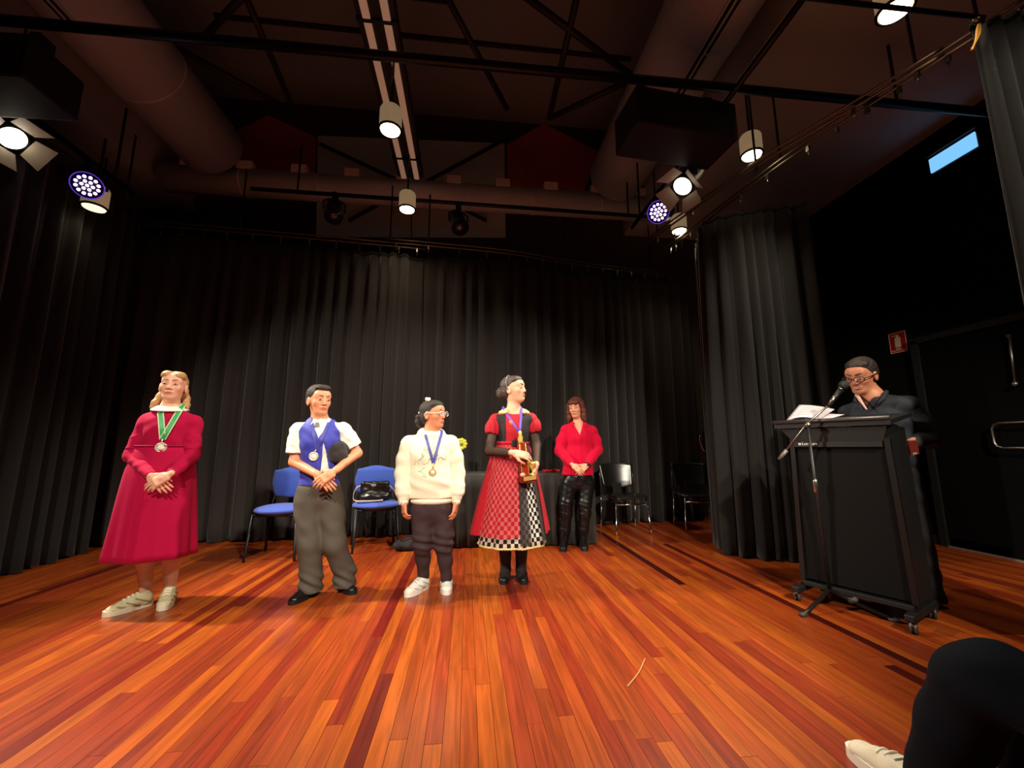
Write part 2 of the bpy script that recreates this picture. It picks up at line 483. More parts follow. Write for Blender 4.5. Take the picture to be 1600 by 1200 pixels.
def seen_size(b):
    x, p, q, c = b; tot = 0
    for t in np.linspace(p, q, 9):
        if t < 1.0: continue
        d = V3(x, t, 0) - CAM; z = d @ FW
        if z < .2: continue
        u, v = 800 + FPX * (d @ RT) / z, 600 - FPX * (d @ UP) / z
        if -30 < u < 1630 and v < 1215: tot += (q - p) / 9 * FPX * FPX * CAM_H / z ** 3
    return tot
boards.sort(key=seen_size, reverse=True)
unit_board = MB().box((0, 0, -.01), (1, 1, .02))
bm = bmesh.new(); 
proto = unit_board.build('floorboard', M_board)
pm = proto.data; bpy.data.objects.remove(proto)
for i, (x, p, q, c) in enumerate(boards[:296]):
    o = bpy.data.objects.new('floorboard', pm); COL.objects.link(o); o.parent = floor
    o.location = (x, (p + q) / 2, random.uniform(-.0006, 0)); o.scale = (BW - .0016, q - p - .0016, 1)
    j = random.uniform(.9, 1.1); o.color = tuple(v * j for v in srgb(*c)[:3]) + (1,)
rest = MB(); cols = []
for (x, p, q, c) in boards[296:]:
    rest.box((x, (p + q) / 2, -.011), (BW - .0016, q - p - .0016, .02)); cols += [srgb(*c)] * 8
ro = rest.build('floorboard', M_board_rest, floor); tag(ro, kind='stuff')
ca = ro.data.color_attributes.new('board_color', 'FLOAT_COLOR', 'POINT')
ca.data.foreach_set('color', np.array(cols, np.float32).ravel())

# ------------------------------------------------------------------ walls, ceiling
M_wallblk = mat('wall_black', srgb(12, 11, 9), 0.9, spec=.1, var=.2, scale=3)
M_ceil = mat('ceiling_brown_grey', srgb(138, 148, 152), 0.85, var=.12, scale=2)
M_soff = mat('soffit_taupe', srgb(164, 172, 172), 0.85, var=.08, scale=2)
M_cream = mat('cream_panel', srgb(228, 242, 242), 0.8, var=.05, scale=3)
M_rust = mat('rust_panel', srgb(205, 100, 52), 0.7, var=.12, scale=4)
M_duct = mat('duct_pinkish_grey', srgb(186, 192, 192), 0.55, var=.08, scale=3)
YB = 6.25; ZC = 6.62; ZS = 4.63
def struct(o, label): return tag(o, label, None, None, 'structure')
struct(MB().box((5.31, 1.9, 3.35), (.1, 9.0, 6.7)).build('wall_right', M_wallblk), 'matt black side wall right of the stage')
struct(MB().box((-6.25, 1.9, 3.35), (.1, 9.0, 6.7)).build('wall_left', M_wallblk), 'matt black side wall behind the left curtain')
wb = MB().box((-.5, YB + .05, 3.35), (11.6, .1, 6.7)).build('wall_back', mat('wall_back_brown', srgb(70, 62, 58), .8, var=.1)); struct(wb, 'back wall with cream gable and rust panels above the curtains')
struct(MB().box((-.5, -2.65, 3.35), (11.6, .1, 6.7)).build('wall_front', M_wallblk), 'dark rear wall of the hall behind the audience')
ce = MB().box((-.55, 1.9, ZC + .05), (7.3, 9.0, .1)).build('ceiling', M_ceil); struct(ce, 'high dark brown ceiling between the duct bulkheads')
so = MB(); so.box((3.93, 1.9, ZS + 1.0), (2.70, 9.0, 2.0)); so.build('ceiling_soffit', M_soff, ce)
so = MB(); so.box((-5.2, 1.9, ZS + 1.0), (2.0, 9.0, 2.0)); so.build('ceiling_soffit', M_soff, ce)
# ceiling panel joints (battens between sheets)
for yy in (0.4, 1.9, 3.4, 4.9):
    MB().box((-.55, yy, ZC - .02), (5.6, .05, .04)).build('batten', mat('batten_dark', srgb(40, 32, 28), .8, var=.1), ce)
# back wall panels
def wpanel(name, pts, m, dep=.03):
    P = [atY(x, y, YB) for x, y in pts]
    MB().prism([p + V3(0, 0, 0) for p in P], V3(0, -dep, 0)).build(name, m, wb)
wpanel('cream_panel', [(495, 372), (498, 214), (642, 220), (642, 372)], M_cream)
wpanel('cream_panel', [(644, 372), (644, 220), (788, 226), (790, 372)], M_cream)
wpanel('rust_panel', [(362, 275), (366, 210), (420, 182), (494, 216), (493, 285)], M_rust)
wpanel('rust_panel', [(792, 300), (792, 228), (850, 195), (934, 238), (910, 305)], M_rust)
# skirting of the right wall
struct(MB().box((5.235, 4.9, .05), (.04, 2.6, .1)).build('baseboard_right', mat('skirting_black', srgb(26, 22, 20), .5, var=.1)), 'dark skirting along the right wall')

# door in the right wall
door = empty('door_1', (5.26, 3.2, 0)); tag(door, 'black double door in the right wall with a steel pull handle', None, None, 'structure')
Mdoor = mat('door_black', srgb(8, 7, 7), .9, spec=.1, var=.15, scale=4)
MB().box((-.02, .42, 1.13), (.05, .98, 2.26), bev=.004).build('door_leaf', Mdoor, door)
MB().box((-.02, -.58, 1.13), (.05, .98, 2.26), bev=.004).build('door_leaf', Mdoor, door)
fr = MB(); fr.box((-.035, -.08, 2.30), (.07, 2.16, .07)); fr.box((-.035, .955, 1.15), (.07, .07, 2.3)); fr.box((-.035, -1.115, 1.15), (.07, .07, 2.3)); fr.build('door_frame', mat('door_frame_black', srgb(12, 11, 10), .7, var=.1), door)
MB().box((-.03, -.08, .008), (.06, 2.06, .016)).build('threshold', mat('threshold_alu', srgb(190, 180, 165), .35, .7, var=.05), door)
hp = [V3(-.045, .0, 1.30), V3(-.10, .0, 1.30), V3(-.115, .03, 1.30), V3(-.115, .27, 1.30), V3(-.115, .31, 1.285), V3(-.115, .33, 1.25), V3(-.115, .33, 1.11), V3(-.115, .31, 1.075), V3(-.115, .27, 1.06), V3(-.115, .03, 1.06), V3(-.10, 0, 1.06), V3(-.045, .0, 1.06)]
MB().tube(hp, .012, 10).build('pull_handle', M_steel, door)
cl = MB(); a = atX(1577, 525, 5.18) - V3(5.26, 3.2, 0); b_ = atX(1586, 600, 5.18) - V3(5.26, 3.2, 0)
cl.tube([a, b_], .012, 8); cl.ell(b_, (.028, .028, .028)); cl.box(a, (.03, .03, .03)); cl.build('door_hook', M_steel, door)

# extinguisher location sign
sg = empty('fire_sign', tuple(atX(1404, 535, 5.26))); tag(sg, 'red fire extinguisher location sign on the black right wall', 'sign')
MB().box((-.006, 0, 0), (.008, .20, .26), bev=.003).build('plate', mat('sign_red', srgb(190, 22, 20), .4, var=.04), sg)
Mcream = mat('sign_cream', srgb(245, 225, 190), .5, var=.03)
bd = MB()
for (y, z, sy, sz) in ((0, .122, .196, .006), (0, -.122, .196, .006), (0, -.098, .17, .008), (.096, 0, .006, .25), (-.096, 0, .006, .25)): bd.box((-.0112, y, z), (.003, sy, sz))
bd.build('border', Mcream, sg)
pg = MB(); pg.box((-.0125, 0, .0), (.005, .066, .12), bev=.002); pg.box((-.0125, 0, .075), (.005, .03, .03)); pg.box((-.0125, .03, .088), (.005, .055, .01)); pg.box((-.0125, 0, -.078), (.005, .05, .012)); pg.build('pictogram', Mcream, sg)

# blue lit emergency sign near the soffit
ex = empty('emergency_sign', tuple(atX(1490, 240, 5.2))); tag(ex, 'lit pale blue emergency sign box high on the right wall', 'sign')
MB().box((.02, 0, 0), (.06, .46, .22), bev=.01).build('housing', M_blackmetal, ex)
MB().box((-.018, 0, 0), (.02, .43, .17), bev=.006).build('lit_panel', mat('blue_lit_panel', srgb(90, 160, 230), .4, emit=srgb(120, 190, 245), estr=1.15, var=.03), ex)
MB().box((-.02, 0, .12), (.04, .46, .012)).build('top_rail', M_steel, ex)
MB().box((-.02, -.02, -.118), (.04, .22, .01)).build('bottom_rail', M_steel, ex)

# ------------------------------------------------------------------ ducts and ceiling fittings
def duct(name, a, b, r, label, seams):
    a = V3(*a); b = V3(*b); e = empty(name, tuple(a)); tag(e, label, 'duct')
    MB().tube([a - a, b - a], r, 40).build('duct_tube', M_duct, e)
    L = np.linalg.norm(b - a); d = (b - a) / L
    for k in range(1, seams):
        MB().lathe([(r + .001, -.012), (r + .008, -.006), (r + .008, .006), (r + .001, .012)], d * L * k / seams, d, 40, False).build('seam_band', M_duct, e)
    return e
dl = duct('air_duct', (-3.42, -1.5, 4.98), (-3.42, 5.25, 4.98), .39, 'large round duct running along the left of the ceiling', 6)
dr = duct('air_duct', (2.10, -1.5, 4.98), (2.10, 5.25, 4.98), .39, 'large round duct running along the right of the ceiling', 6)
for e, sx in ((dl, 0.04), (dr, -.03)):
    Mslot = mat('slot_dark', srgb(12, 10, 9), .8, var=.1)
    for s_ in (-.05, .0, .05):
        MB().box((sx + s_, 3.2, -.388 + abs(s_) * .1), (.018, 4.0 if e is dr else 3.4, .03)).build('slot_rim', M_duct, e)
    for s_ in (-.025, .025): MB().box((sx + s_, 3.2, -.386), (.03, 4.0 if e is dr else 3.4, .02)).build('slot', Mslot, e)
dc = duct('air_duct', (-4.1, 5.5, 4.66), (2.9, 5.5, 4.66), .185, 'cross duct above the back curtain with pale outlet boxes', 7)
for k in range(10):
    MB().box((.35 + k * .70, -.1, .17), (.2, .12, .12), bev=.008).build('outlet_box', mat('outlet_pink', srgb(235, 222, 214), .6, var=.05), dc)
# central twin pale strips, given a weak added emission to brighten them
cs = empty('pale_strip', (-.83, 2.6, 4.7)); tag(cs, 'long twin pale strips with added weak glow in the middle of the ceiling', 'ceiling light')
MB().box((0, 0, .05), (.34, 5.2, .1), bev=.01).build('channel', mat('channel_dark', srgb(34, 26, 22), .6, var=.1), cs)
for s_ in (-.085, .085): MB().box((s_, 0, -.012), (.065, 5.2, .025), bev=.006).build('diffuser', mat('strip_added_glow', srgb(205, 170, 140), .5, emit=srgb(225, 175, 140), estr=.22, var=.04), cs)
for yy in (-1.2, .5, 2.2): MB().box((0, yy, -.014), (.345, .03, .034)).build('clip_band', M_blackmetal, cs)
# roof bracing, and its shadows at the back wall
tr = empty('roof_truss', (0, 4.0, 5.3)); tag(tr, 'dark diagonal steel bracing, with its back wall shadows built as tubes', 'roof truss')
for (p, q) in (((690, -20), (792, 170)), ((815, -10), (1005, 132)), ((1000, 118), (860, 184)), ((905, -20), (858, 185)), ((268, 70), (445, 168)), ((392, -20), (322, 55)), ((378, -20), (458, 170)), ((700, 0), (470, -30))):
    a, b_ = fl(*p, 5.35) - V3(0, 4, 5.3), fl(*q, 5.35) - V3(0, 4, 5.3)
    MB().tube([a, b_], .035, 8).build('brace_and_shadow', mat('truss_and_shadow_dark', srgb(30, 30, 24), .6, var=.15), tr)
for (p, q) in (((500, 225), (640, 290)), ((615, 215), (645, 285)), ((800, 212), (655, 290)), ((545, 345), (640, 292)), ((760, 345), (655, 292))):  # shadows of the bracing on the cream panels, modelled as dark tubes
    a, b_ = atY(*p, 6.1) - V3(0, 4, 5.3), atY(*q, 6.1) - V3(0, 4, 5.3)
    MB().tube([a, b_], .03, 8).build('brace_and_shadow', MATS['truss_and_shadow_dark'], tr)

# ------------------------------------------------------------------ lighting bars
Mbar = mat('bar_black', srgb(18, 17, 16), .38, .4, var=.1)
def bar(name, a, b, r, label, hangers=(), top=4.6):
    a = V3(*a); b = V3(*b); e = empty(name, tuple(a)); tag(e, label, 'lighting bar')
    MB().tube([a - a, b - a], r, 14).build('pipe', Mbar, e)
    for t in hangers:
        p = (b - a) * t; MB().tube([p, p + V3(0, 0, top - a[2])], .012, 8).build('drop_rod', Mbar, e)
    return e
bar('lighting_bar', (-5.2, 2.83, 4.03), (4.9, 2.77, 4.03), .036, 'long black lighting bar crossing the whole ceiling', (.06, .88), 4.62)
bar('lighting_bar', (-2.6, 4.75, 4.10), (2.6, 4.85, 4.12), .024, 'thin black bar hung in front of the cross duct', (.1, .9), 4.7)
bar('lighting_bar', (2.06, 1.2, 3.86), (2.06, 4.7, 3.86), .024, 'black side bar carrying lamps beside the right speaker', (.1, .93), 4.7)
bar('lighting_bar', (-3.74, 1.2, 3.86), (-3.74, 4.6, 3.86), .024, 'black side bar carrying lamps near the left curtain', (.1, .93), 4.7)
bar('lighting_bar', (1.2, 1.80, 3.62), (3.05, 1.78, 3.62), .014, 'thin pipe above the near right drape', (.05,), 4.63)

# ------------------------------------------------------------------ lamps
Mhot = mat('lamp_glow', srgb(255, 236, 190), .4, emit=(1, .80, .48, 1), estr=14, var=.02)
Mdim = mat('lamp_glow_dim', srgb(255, 240, 210), .4, emit=(1, .85, .6, 1), estr=1.3, var=.02)
Mhouse = mat('downlight_glass', srgb(220, 195, 150), .5, var=.04, emit=(1, .72, .38, 1), estr=.16)
def downlight(loc, label, on=True, cone=88):
    e = empty('downlight', loc); tag(e, label, 'ceiling light', 'cylinder downlights')
    MB().lathe([(.09, .0), (.10, .01), (.10, .19), (.09, .21), (.02, .22)], n=24).build('housing', Mhouse, e)
    MB().lathe([(.084, -.012), (.089, 0.004)], n=24).build('lamp_lens', Mhot if on else Mdim, e)
    MB().tube([(0, 0, .19), (0, 0, .75)], .012, 8).build('stem', M_blackmetal, e)
    MB().lathe([(.101, .01), (.107, .005), (.107, -.006), (.092, -.01)], n=24, caps=False).build('rim', M_blackmetal, e)
    spot('downlight_beam', (loc[0], loc[1], loc[2] - .02), (loc[0], loc[1], 0), E_DOWN if on else E_DOWN * .07, (1, .82, .56), cone, .9, .06, e)
    return e
downlight((-.752, 3.46, 3.95), 'lit downlight below the centre strip, nearer of the two')
downlight((-.781, 4.74, 3.95), 'lit downlight below the centre strip, just in front of the back curtain', True, 150)
downlight((2.777, 3.41, 3.95), 'lit downlight just right of the hanging speaker box')
downlight((2.79, 4.86, 3.95), 'lit downlight low beside the corner of the right curtain', True, 140)
downlight((2.796, 2.03, 3.95), 'lit downlight at the very top right, by the thin pipe')
downlight(tuple(float(c_) for c_ in atY(147, 324, 4.12)), 'downlight at the far left corner below the purple lamp', False, 150)

def aim_frame(loc, target):
    d = unit(V3(*target) - V3(*loc)); s_ = unit(np.cross(d, V3(0, 0, 1))); u = np.cross(s_, d)
    return d, s_, u
def yoke(e, d, s_, r, top, m):
    """U bracket and clamp from the lamp body up to its bar"""
    p = [s_ * (r + .02), s_ * (r + .02) + V3(0, 0, top * .55), s_ * (r * .6) + V3(0, 0, top * .72), -s_ * (r * .6) + V3(0, 0, top * .72), -s_ * (r + .02) + V3(0, 0, top * .55), -s_ * (r + .02)]
    MB().tube(p, .012, 8).build('yoke', m, e)
    cb = MB(); cb.box((0, 0, top * .84), (.05, .05, top * .26)); cb.box((0, 0, top), (.07, .09, .07), bev=.01); cb.build('clamp', m, e)
def fresnel(loc, target, label, energy, on_str, top, cone=70, grp='theatre spotlights', door_m=None, gray=False):
    e = empty('spotlight', loc); tag(e, label, 'spotlight', grp)
    d, s_, u = aim_frame(loc, target); z = V3(0, 0, 0)
    MB().lathe([(.05, -.24), (.085, -.22), (.10, -.16), (.10, .05), (.105, .06), (.105, .08)], z, d, 24, True).build('housing', M_blackmetal, e)
    MB().lathe([(.088, .082), (.07, .10), (.03, .112), (.005, .115)], z, d, 24, True).build('lens', mat('fresnel_lens_%g' % on_str, srgb(255, 245, 225), .3, emit=(1, .9, .72, 1), estr=on_str, var=.02), e)
    for (ax, tilt) in ((u, 1), (-u, 1), (s_, 1), (-s_, 1)):
        w_ = np.cross(d, ax); b0 = d * .085 + ax * .105; tip = b0 + d * .09 + ax * .10
        MB().prism([b0 - w_ * .085, b0 + w_ * .085, tip + w_ * .115, tip - w_ * .115], unit(np.cross(w_, tip - b0)) * .004).build('barn_door', door_m or mat('barn_door_grey', srgb(150, 140, 122), .55, var=.08), e)
    yoke(e, d, s_, .105, top, M_blackmetal)
    if energy > 0:
        L = V3(*loc) + d * .15
        spot('spot_beam', tuple(L), target, energy, WARM, cone, .5, .07, e)
    return e
fresnel(tuple(atY(10, 207, 3.42)), (-.4, 3.0, .6), 'lit spotlight with barn doors at the far left edge', E_KEY, 9, .26, 66)
fresnel(tuple(atY(1072, 284, 3.42)), (-.3, 2.7, .6), 'lit spotlight with barn doors under the right speaker box', E_KEY * .55, 2.2, .24, 80)
fresnel((-1.7, -1.3, 3.95), (-1.3, 3.6, .75), 'front spotlight above the audience, left one', E_FRONT, 6, .3, 52)
fresnel((2.5, -1.3, 3.95), (3.35, 3.4, 1.2), 'added unseen front spotlight, brightening the lectern and fire sign', E_FRONT * .8, 6, .3, 48)  # extra lamp added out of view to brighten lectern and red sign
fresnel((1.6, -1.3, 3.95), (.6, 3.7, .75), 'front spotlight above the audience, right one', E_FRONT, 6, .3, 52)
bar('lighting_bar', (-5.2, -1.3, 4.25), (4.9, -1.3, 4.25), .03, 'lighting bar above the audience behind the camera', (.06, .88), 4.62)
# unlit spotlights on the thin back bar
for (px, py, lb) in ((522, 330, 'unlit black spotlight on the thin bar left of the centre lamp'), (716, 348, 'unlit black spotlight on the thin bar right of the centre lamp')):
    e = empty('spotlight', tuple(atY(px, py, 4.79))); tag(e, lb, 'spotlight', 'theatre spotlights')
    d, s_, u = aim_frame((0, 0, 0), (.2, -.6, -.8))
    MB().lathe([(.05, -.22), (.085, -.2), (.10, -.1), (.10, .1), (.11, .12), (.11, .14)], (0, 0, 0), d, 20).build('housing', M_blackmetal, e)
    MB().lathe([(.095, .141), (.02, .15)], (0, 0, 0), d, 20).build('lens', mat('dark_lens', srgb(40, 40, 44), .1, var=.05), e)
    yoke(e, d, s_, .1, .2, M_blackmetal)
# LED par cans
Mled = mat('led_violet', srgb(225, 190, 255), .3, emit=(.62, .42, 1, 1), estr=7, var=.02)
Mring = mat('led_ring', srgb(60, 30, 130), .3, emit=(.16, .06, .8, 1), estr=.7, var=.02)
def led_par(loc, target, label, top):
    e = empty('led_par_lamp', loc); tag(e, label, 'stage light', 'violet LED lamps')
    d, s_, u = aim_frame(loc, target)
    MB().lathe([(.06, -.2), (.095, -.19), (.11, -.12), (.115, .06), (.12, .062), (.12, .075)], (0, 0, 0), d, 26).build('housing', M_blackmetal, e)
    MB().lathe([(.104, .05), (.113, .078), (.119, .078)], (0, 0, 0), d, 26, False).build('lens_ring', Mring, e)
    MB().lathe([(.103, .068), (.01, .07)], (0, 0, 0), d, 26).build('face_plate', mat('led_face', srgb(24, 16, 40), .4, var=.1), e)
    for (r, n) in ((0, 1), (.038, 6), (.078, 12)):
        for k in range(n):
            a = 2 * math.pi * (k + .3 * (r > .05)) / n; c = d * .074 + s_ * r * math.cos(a) + u * r * math.sin(a)
            MB().lathe([(.0145, 0), (.012, .006), (.003, .008)], c, d, 8).build('led', Mled, e)
    yoke(e, d, s_, .115, top, M_blackmetal)
    spot('led_beam', tuple(V3(*loc) + d * .12), target, E_LED, (.45, .2, 1), 60, .6, .08, e)
led_par(tuple(atY(136, 289, 3.98)), (-.6, .8, 1.2), 'violet LED lamp with round dots on the left side bar', .22)
led_par(tuple(atY(1032, 331, 3.92)), (-.9, 1.2, 1.5), 'violet LED lamp with round dots on the right side bar', .22)

# ------------------------------------------------------------------ hanging speaker boxes
Mspk = mat('speaker_black', srgb(11, 10, 11), .6, bump=.2, bscale=300)
def speaker(c, size, rz, label, tilt=0.0):
    e = empty('speaker_box', c, rz); tag(e, label, 'speaker', 'hanging speaker boxes')
    R = rotx(tilt)
    MB().box((0, 0, 0), size, R, .012).build('cabinet', Mspk, e)
    MB().box(R @ V3(0, -size[1] / 2 - .004, -.02), (size[0] * .92, .012, size[2] * .86), R, .004).build('grille', mat('grille_black', srgb(10, 10, 10), .8, bump=.4, bscale=600), e)
    for sx in (-.35, .35):
        b = MB(); b.box((size[0] * sx, 0, size[2] / 2 + .06), (.05, .06, .16)); b.box((size[0] * sx, 0, size[2] / 2 + .13), (.08, .12, .08), bev=.01); b.build('hanging_bracket', M_blackmetal, e)
speaker((1.74, 3.0, 3.78), (.92, .40, .34), .10, 'large black speaker box hung from the bar, right of centre')
speaker((-3.52, 3.0, 3.74), (.92, .40, .34), -.04, 'large black speaker box hung at the upper left edge')

# ------------------------------------------------------------------ curtains
def velvet(name, col):
    m = mat(name, srgb(*col), .92, var=.18, scale=3, bump=.35, bscale=260, sheen=.12, spec=.15, stretch=(1, 1, .25)); return m
Mcur = velvet('curtain_charcoal', (46, 41, 39))
Mcur2 = velvet('curtain_dark', (32, 30, 29))
def curtain(name, path, ztop, label, m, wave=.19, amp=.055, seed=1, zbot=.015, gather=.55):
    pts = spline(path, 16); P = np.array([p[:2] for p in pts]); seg = np.linalg.norm(np.diff(P, axis=0), axis=1); cum = np.r_[0, np.cumsum(seg)]; L = cum[-1]
    n = int(L / .014); rr = random.Random(seed)
    s_ = np.linspace(0, L, n); cx = np.interp(s_, cum, P[:, 0]); cy = np.interp(s_, cum, P[:, 1])
    tx = np.gradient(cx); ty = np.gradient(cy); l = np.hypot(tx, ty); nx, ny = -ty / l, tx / l
    # irregular fold phase
    k = int(L / wave) + 4; w_ = np.array([rr.uniform(.6, 1.5) for _ in range(k)]); kn = np.cumsum(w_) / w_.sum(); ph = np.interp(s_ / L, np.r_[0, kn], np.arange(k + 1)) * 2 * math.pi
    am = np.interp(s_ / L, np.linspace(0, 1, k), [rr.uniform(.55, 1.3) for _ in range(k)]) * amp
    rows_ = 22; V = []
    for i in range(rows_):
        t = i / (rows_ - 1); z = ztop + (zbot - ztop) * t
        drift = .35 * np.sin(s_ * 3.1 + seed) * t
        a = am * (gather + (1 - gather) * min(1, t * 2.2)) * (1 + .25 * t)
        f = np.sin(ph + drift) + .28 * np.sin(2 * ph + 1.3 + 2 * t) + .12 * np.sin(3.7 * ph + seed)
        off = a * f; sl = .25 * a * np.cos(ph + drift)
        V.append(np.stack([cx + nx * off + tx / l * sl, cy + ny * off + ty / l * sl, np.full(n, z) + (.012 * np.sin(ph * .5 + seed) if i == rows_ - 1 else 0)], 1))
    V = np.concatenate(V); F = np.array([(i * n + j, i * n + j + 1, (i + 1) * n + j + 1, (i + 1) * n + j) for i in range(rows_ - 1) for j in range(n - 1)], np.int32)
    V[:, 2] = np.maximum(V[:, 2], .006)
    e = empty(name, (float(cx.mean()), float(cy.mean()), 0)); tag(e, label, 'curtain', 'black stage curtains')
    o = link_mesh('drape', V - np.array(e.location), F, m, e)
    md = o.modifiers.new('t', 'SOLIDIFY'); md.thickness = .004
    # heading tape at the top and hooks
    hd = np.concatenate([V[:n] + V3(0, 0, .0), V[:n] + V3(0, 0, .05)]) - np.array(e.location)
    HF = np.array([(j, j + 1, n + j + 1, n + j) for j in range(n - 1)], np.int32)
    h = link_mesh('heading_tape', hd, HF, Mcur2, e); md = h.modifiers.new('t', 'SOLIDIFY'); md.thickness = .006
    return e
curtain('stage_curtain', [(-3.85, .6), (-3.86, 2.6), (-3.84, 4.0), (-3.9, 4.85)], 3.66, 'dark side curtain hanging along the left edge of the stage', Mcur2, .2, .05, 3)
curtain('stage_curtain', [(-4.5, 5.25), (-3.9, 5.15), (-2.9, 5.20), (-1.9, 5.3), (-.9, 5.34), (-.66, 5.52)], 3.60, 'back curtain panel behind the blue chairs', Mcur, .24, .06, 5)
curtain('stage_curtain', [(-.98, 5.50), (.4, 5.52), (1.4, 5.72), (2.4, 5.9), (3.5, 6.0)], 3.66, 'back curtain panel behind the table and black chairs', Mcur, .24, .06, 8)
curtain('stage_curtain', [(3.25, 4.95), (2.95, 4.66), (2.74, 4.35), (2.66, 4.0), (3.05, 3.76), (3.5, 3.6)], 3.55, 'bunched side curtain behind the lectern', Mcur2, .19, .06, 11)
near = curtain('stage_curtain', [(2.98, 1.80), (3.12, 1.75), (3.28, 1.68), (3.42, 1.6)], 3.55, 'near curtain edge at the upper right with a yellow strap', velvet('curtain_near_black', (20, 17, 15)), .16, .05, 13)
st = empty('yellow_strap', tuple(atY(1525, 55, 1.72))); tag(st, 'yellow strap tied at the top of the near right curtain', 'strap')
a = atY(1530, 38, 1.75) - np.array(st.location); b_ = atY(1518, 78, 1.75) - np.array(st.location)
MB().tube(spline([a, (a + b_) / 2 + V3(.012, 0, 0), b_], 6), [.008 + .004 * math.sin(i * .5) for i in range(13)], 8).build('strap_band', mat('strap_yellow', srgb(235, 160, 40), .6, var=.05), st)
MB().ell(a + V3(-.01, 0, .03), (.02, .02, .016)).build('strap_hook', M_steel, st)
# curtain tracks
def track(pts, label, n_run, z):
    e = empty('curtain_track', (pts[0][0], pts[0][1], z)); tag(e, label, 'curtain track', 'curtain tracks')
    base = V3(pts[0][0], pts[0][1], 0); P = [p - base for p in spline([V3(x, y, 0) for x, y in pts], 8)]
    for dz in (.0, .05): MB().tube([p + V3(0, 0, dz) for p in P], .011, 8).build('rail', mat('track_metal', srgb(120, 110, 95), .3, .9, var=.08), e)
    for k in range(n_run):
        p = P[int((k + .5) / n_run * (len(P) - 1))]; b = MB(); b.box(p + V3(0, 0, -.03), (.02, .03, .05)); b.tube([p + V3(0, 0, -.05), p + V3(.0, .0, -.10)], .005, 6); b.build('runner', M_steel, e)
    for t in (.1, .5, .9):
        p = P[int(t * (len(P) - 1))]; MB().tube([p + V3(0, 0, .05), p + V3(0, 0, ZS - z)], .010, 8).build('hanger_rod', Mbar, e)
track([(-4.9, 5.15), (-3.9, 5.10), (-2.9, 5.16), (-1.6, 5.26), (-.6, 5.36)], 'back curtain track over the left half', 16, 3.75)
track([(-1.2, 5.30), (.4, 5.44), (1.4, 5.66), (2.4, 5.84), (3.3, 5.94)], 'back curtain track over the right half', 16, 3.80)
track([(3.42, 1.75), (3.22, 2.4), (2.98, 3.3), (2.80, 4.6), (2.7, 5.1)], 'side curtain track running towards the upper right', 14, 3.78)
track([(3.22, 2.1), (3.05, 2.5), (2.72, 3.3), (2.45, 4.3), (2.3, 4.95)], 'inner side track parallel to the curtain track at upper right', 5, 3.74)
track([(-3.85, 1.0), (-3.85, 2.6), (-3.85, 4.2), (-3.88, 4.9)], 'left side curtain track', 12, 3.78)
# chrome grab handle by the right curtain
gh = empty('grab_handle', tuple(atY(1097, 692, 5.45))); tag(gh, 'small chrome curved handle showing beside the bunched right curtain', 'handle')
MB().tube(spline([V3(.06, .05, .12), V3(.0, 0, .12), V3(-.03, 0, .07), V3(-.01, 0, -.05), V3(.04, 0, -.13), V3(.06, .05, -.13)], 6), .011, 8).build('handle_tube', M_chrome, gh)
MB().box((.07, .06, 0), (.03, .03, .34), bev=.004).build('handle_post', M_blackmetal, gh)
# ------------------------------------------------------------------ furniture
Mblue = mat('blue_upholstery', srgb(62, 92, 190), .85, var=.1, scale=60, bump=.3, bscale=700, sheen=.2)
Mchairblk = mat('chair_black_frame', srgb(22, 22, 24), .4, .3, var=.05)
Mplastic = mat('black_plastic_shell', srgb(20, 19, 17), .28, var=.05, spec=.6)
def sdf_local(S, name, m, parent, post=None):
    v, f = S.mesh()
    if post is not None: v = v + vnormals(v, f) * np.asarray(post(v))[:, None]
    return link_mesh(name, v, f, m, parent)
def blue_chair(loc, yaw, label):
    e = empty('stacking_chair', loc, yaw); tag(e, label, 'chair', 'blue padded chairs')
    # local: facing -y
    S = SDF(.007, .02); S.ell((0, -.02, .455), (.245, .235, .05)); S.ell((0, .02, .45), (.235, .22, .045)); S.cut((0, 0, .425), (0, 0, -1))
    seat = sdf_local(S, 'seat', Mblue, e)
    MB().lathe([(.20, .41), (.225, .425), (.21, .43)], (0, 0, 0), n=28).build('seat_pan', Mchairblk, seat)
    S = SDF(.007, .02); R = rotx(.18); S.ell((0, .245, .70), (.225, .04, .165), R); S.box((0, .25, .69), (.205, .022, .14), R, .02, k=.03)
    back = sdf_local(S, 'backrest', Mblue, e)
    S = SDF(.008, .01); S.box((0, .272, .70), (.19, .012, .13), R, .012); sdf_local(S, 'back_shell', Mchairblk, back)
    for sx in (-1, 1):
        MB().tube([(sx * .20, -.17, .42), (sx * .225, -.205, .02), (sx * .226, -.207, .004)], .0125, 10).build('leg', Mchairblk, e)
        MB().tube([(sx * .20, .15, .42), (sx * .225, .22, .02), (sx * .226, .222, .004)], .0125, 10).build('leg', Mchairblk, e)
        MB().tube(spline([(sx * .20, .10, .415), (sx * .20, .21, .42), (sx * .20, .235, .50), (sx * .17, .272, .66)], 6), .011, 8).build('back_post', Mchairblk, e)
        MB().tube([(sx * .20, -.18, .415), (sx * .20, .16, .415)], .012, 8).build('side_rail', Mchairblk, e)
    MB().tube([(-.2, -.16, .412), (.2, -.16, .412)], .011, 8).build('cross_rail', Mchairblk, e)
    return e
blue_chair((-1.84, 4.50, 0), .0, 'blue padded chair standing behind the boy, partly hidden by him')
blue_chair((-.98, 4.76, 0), .28, 'blue padded chair with a black handbag on its seat')
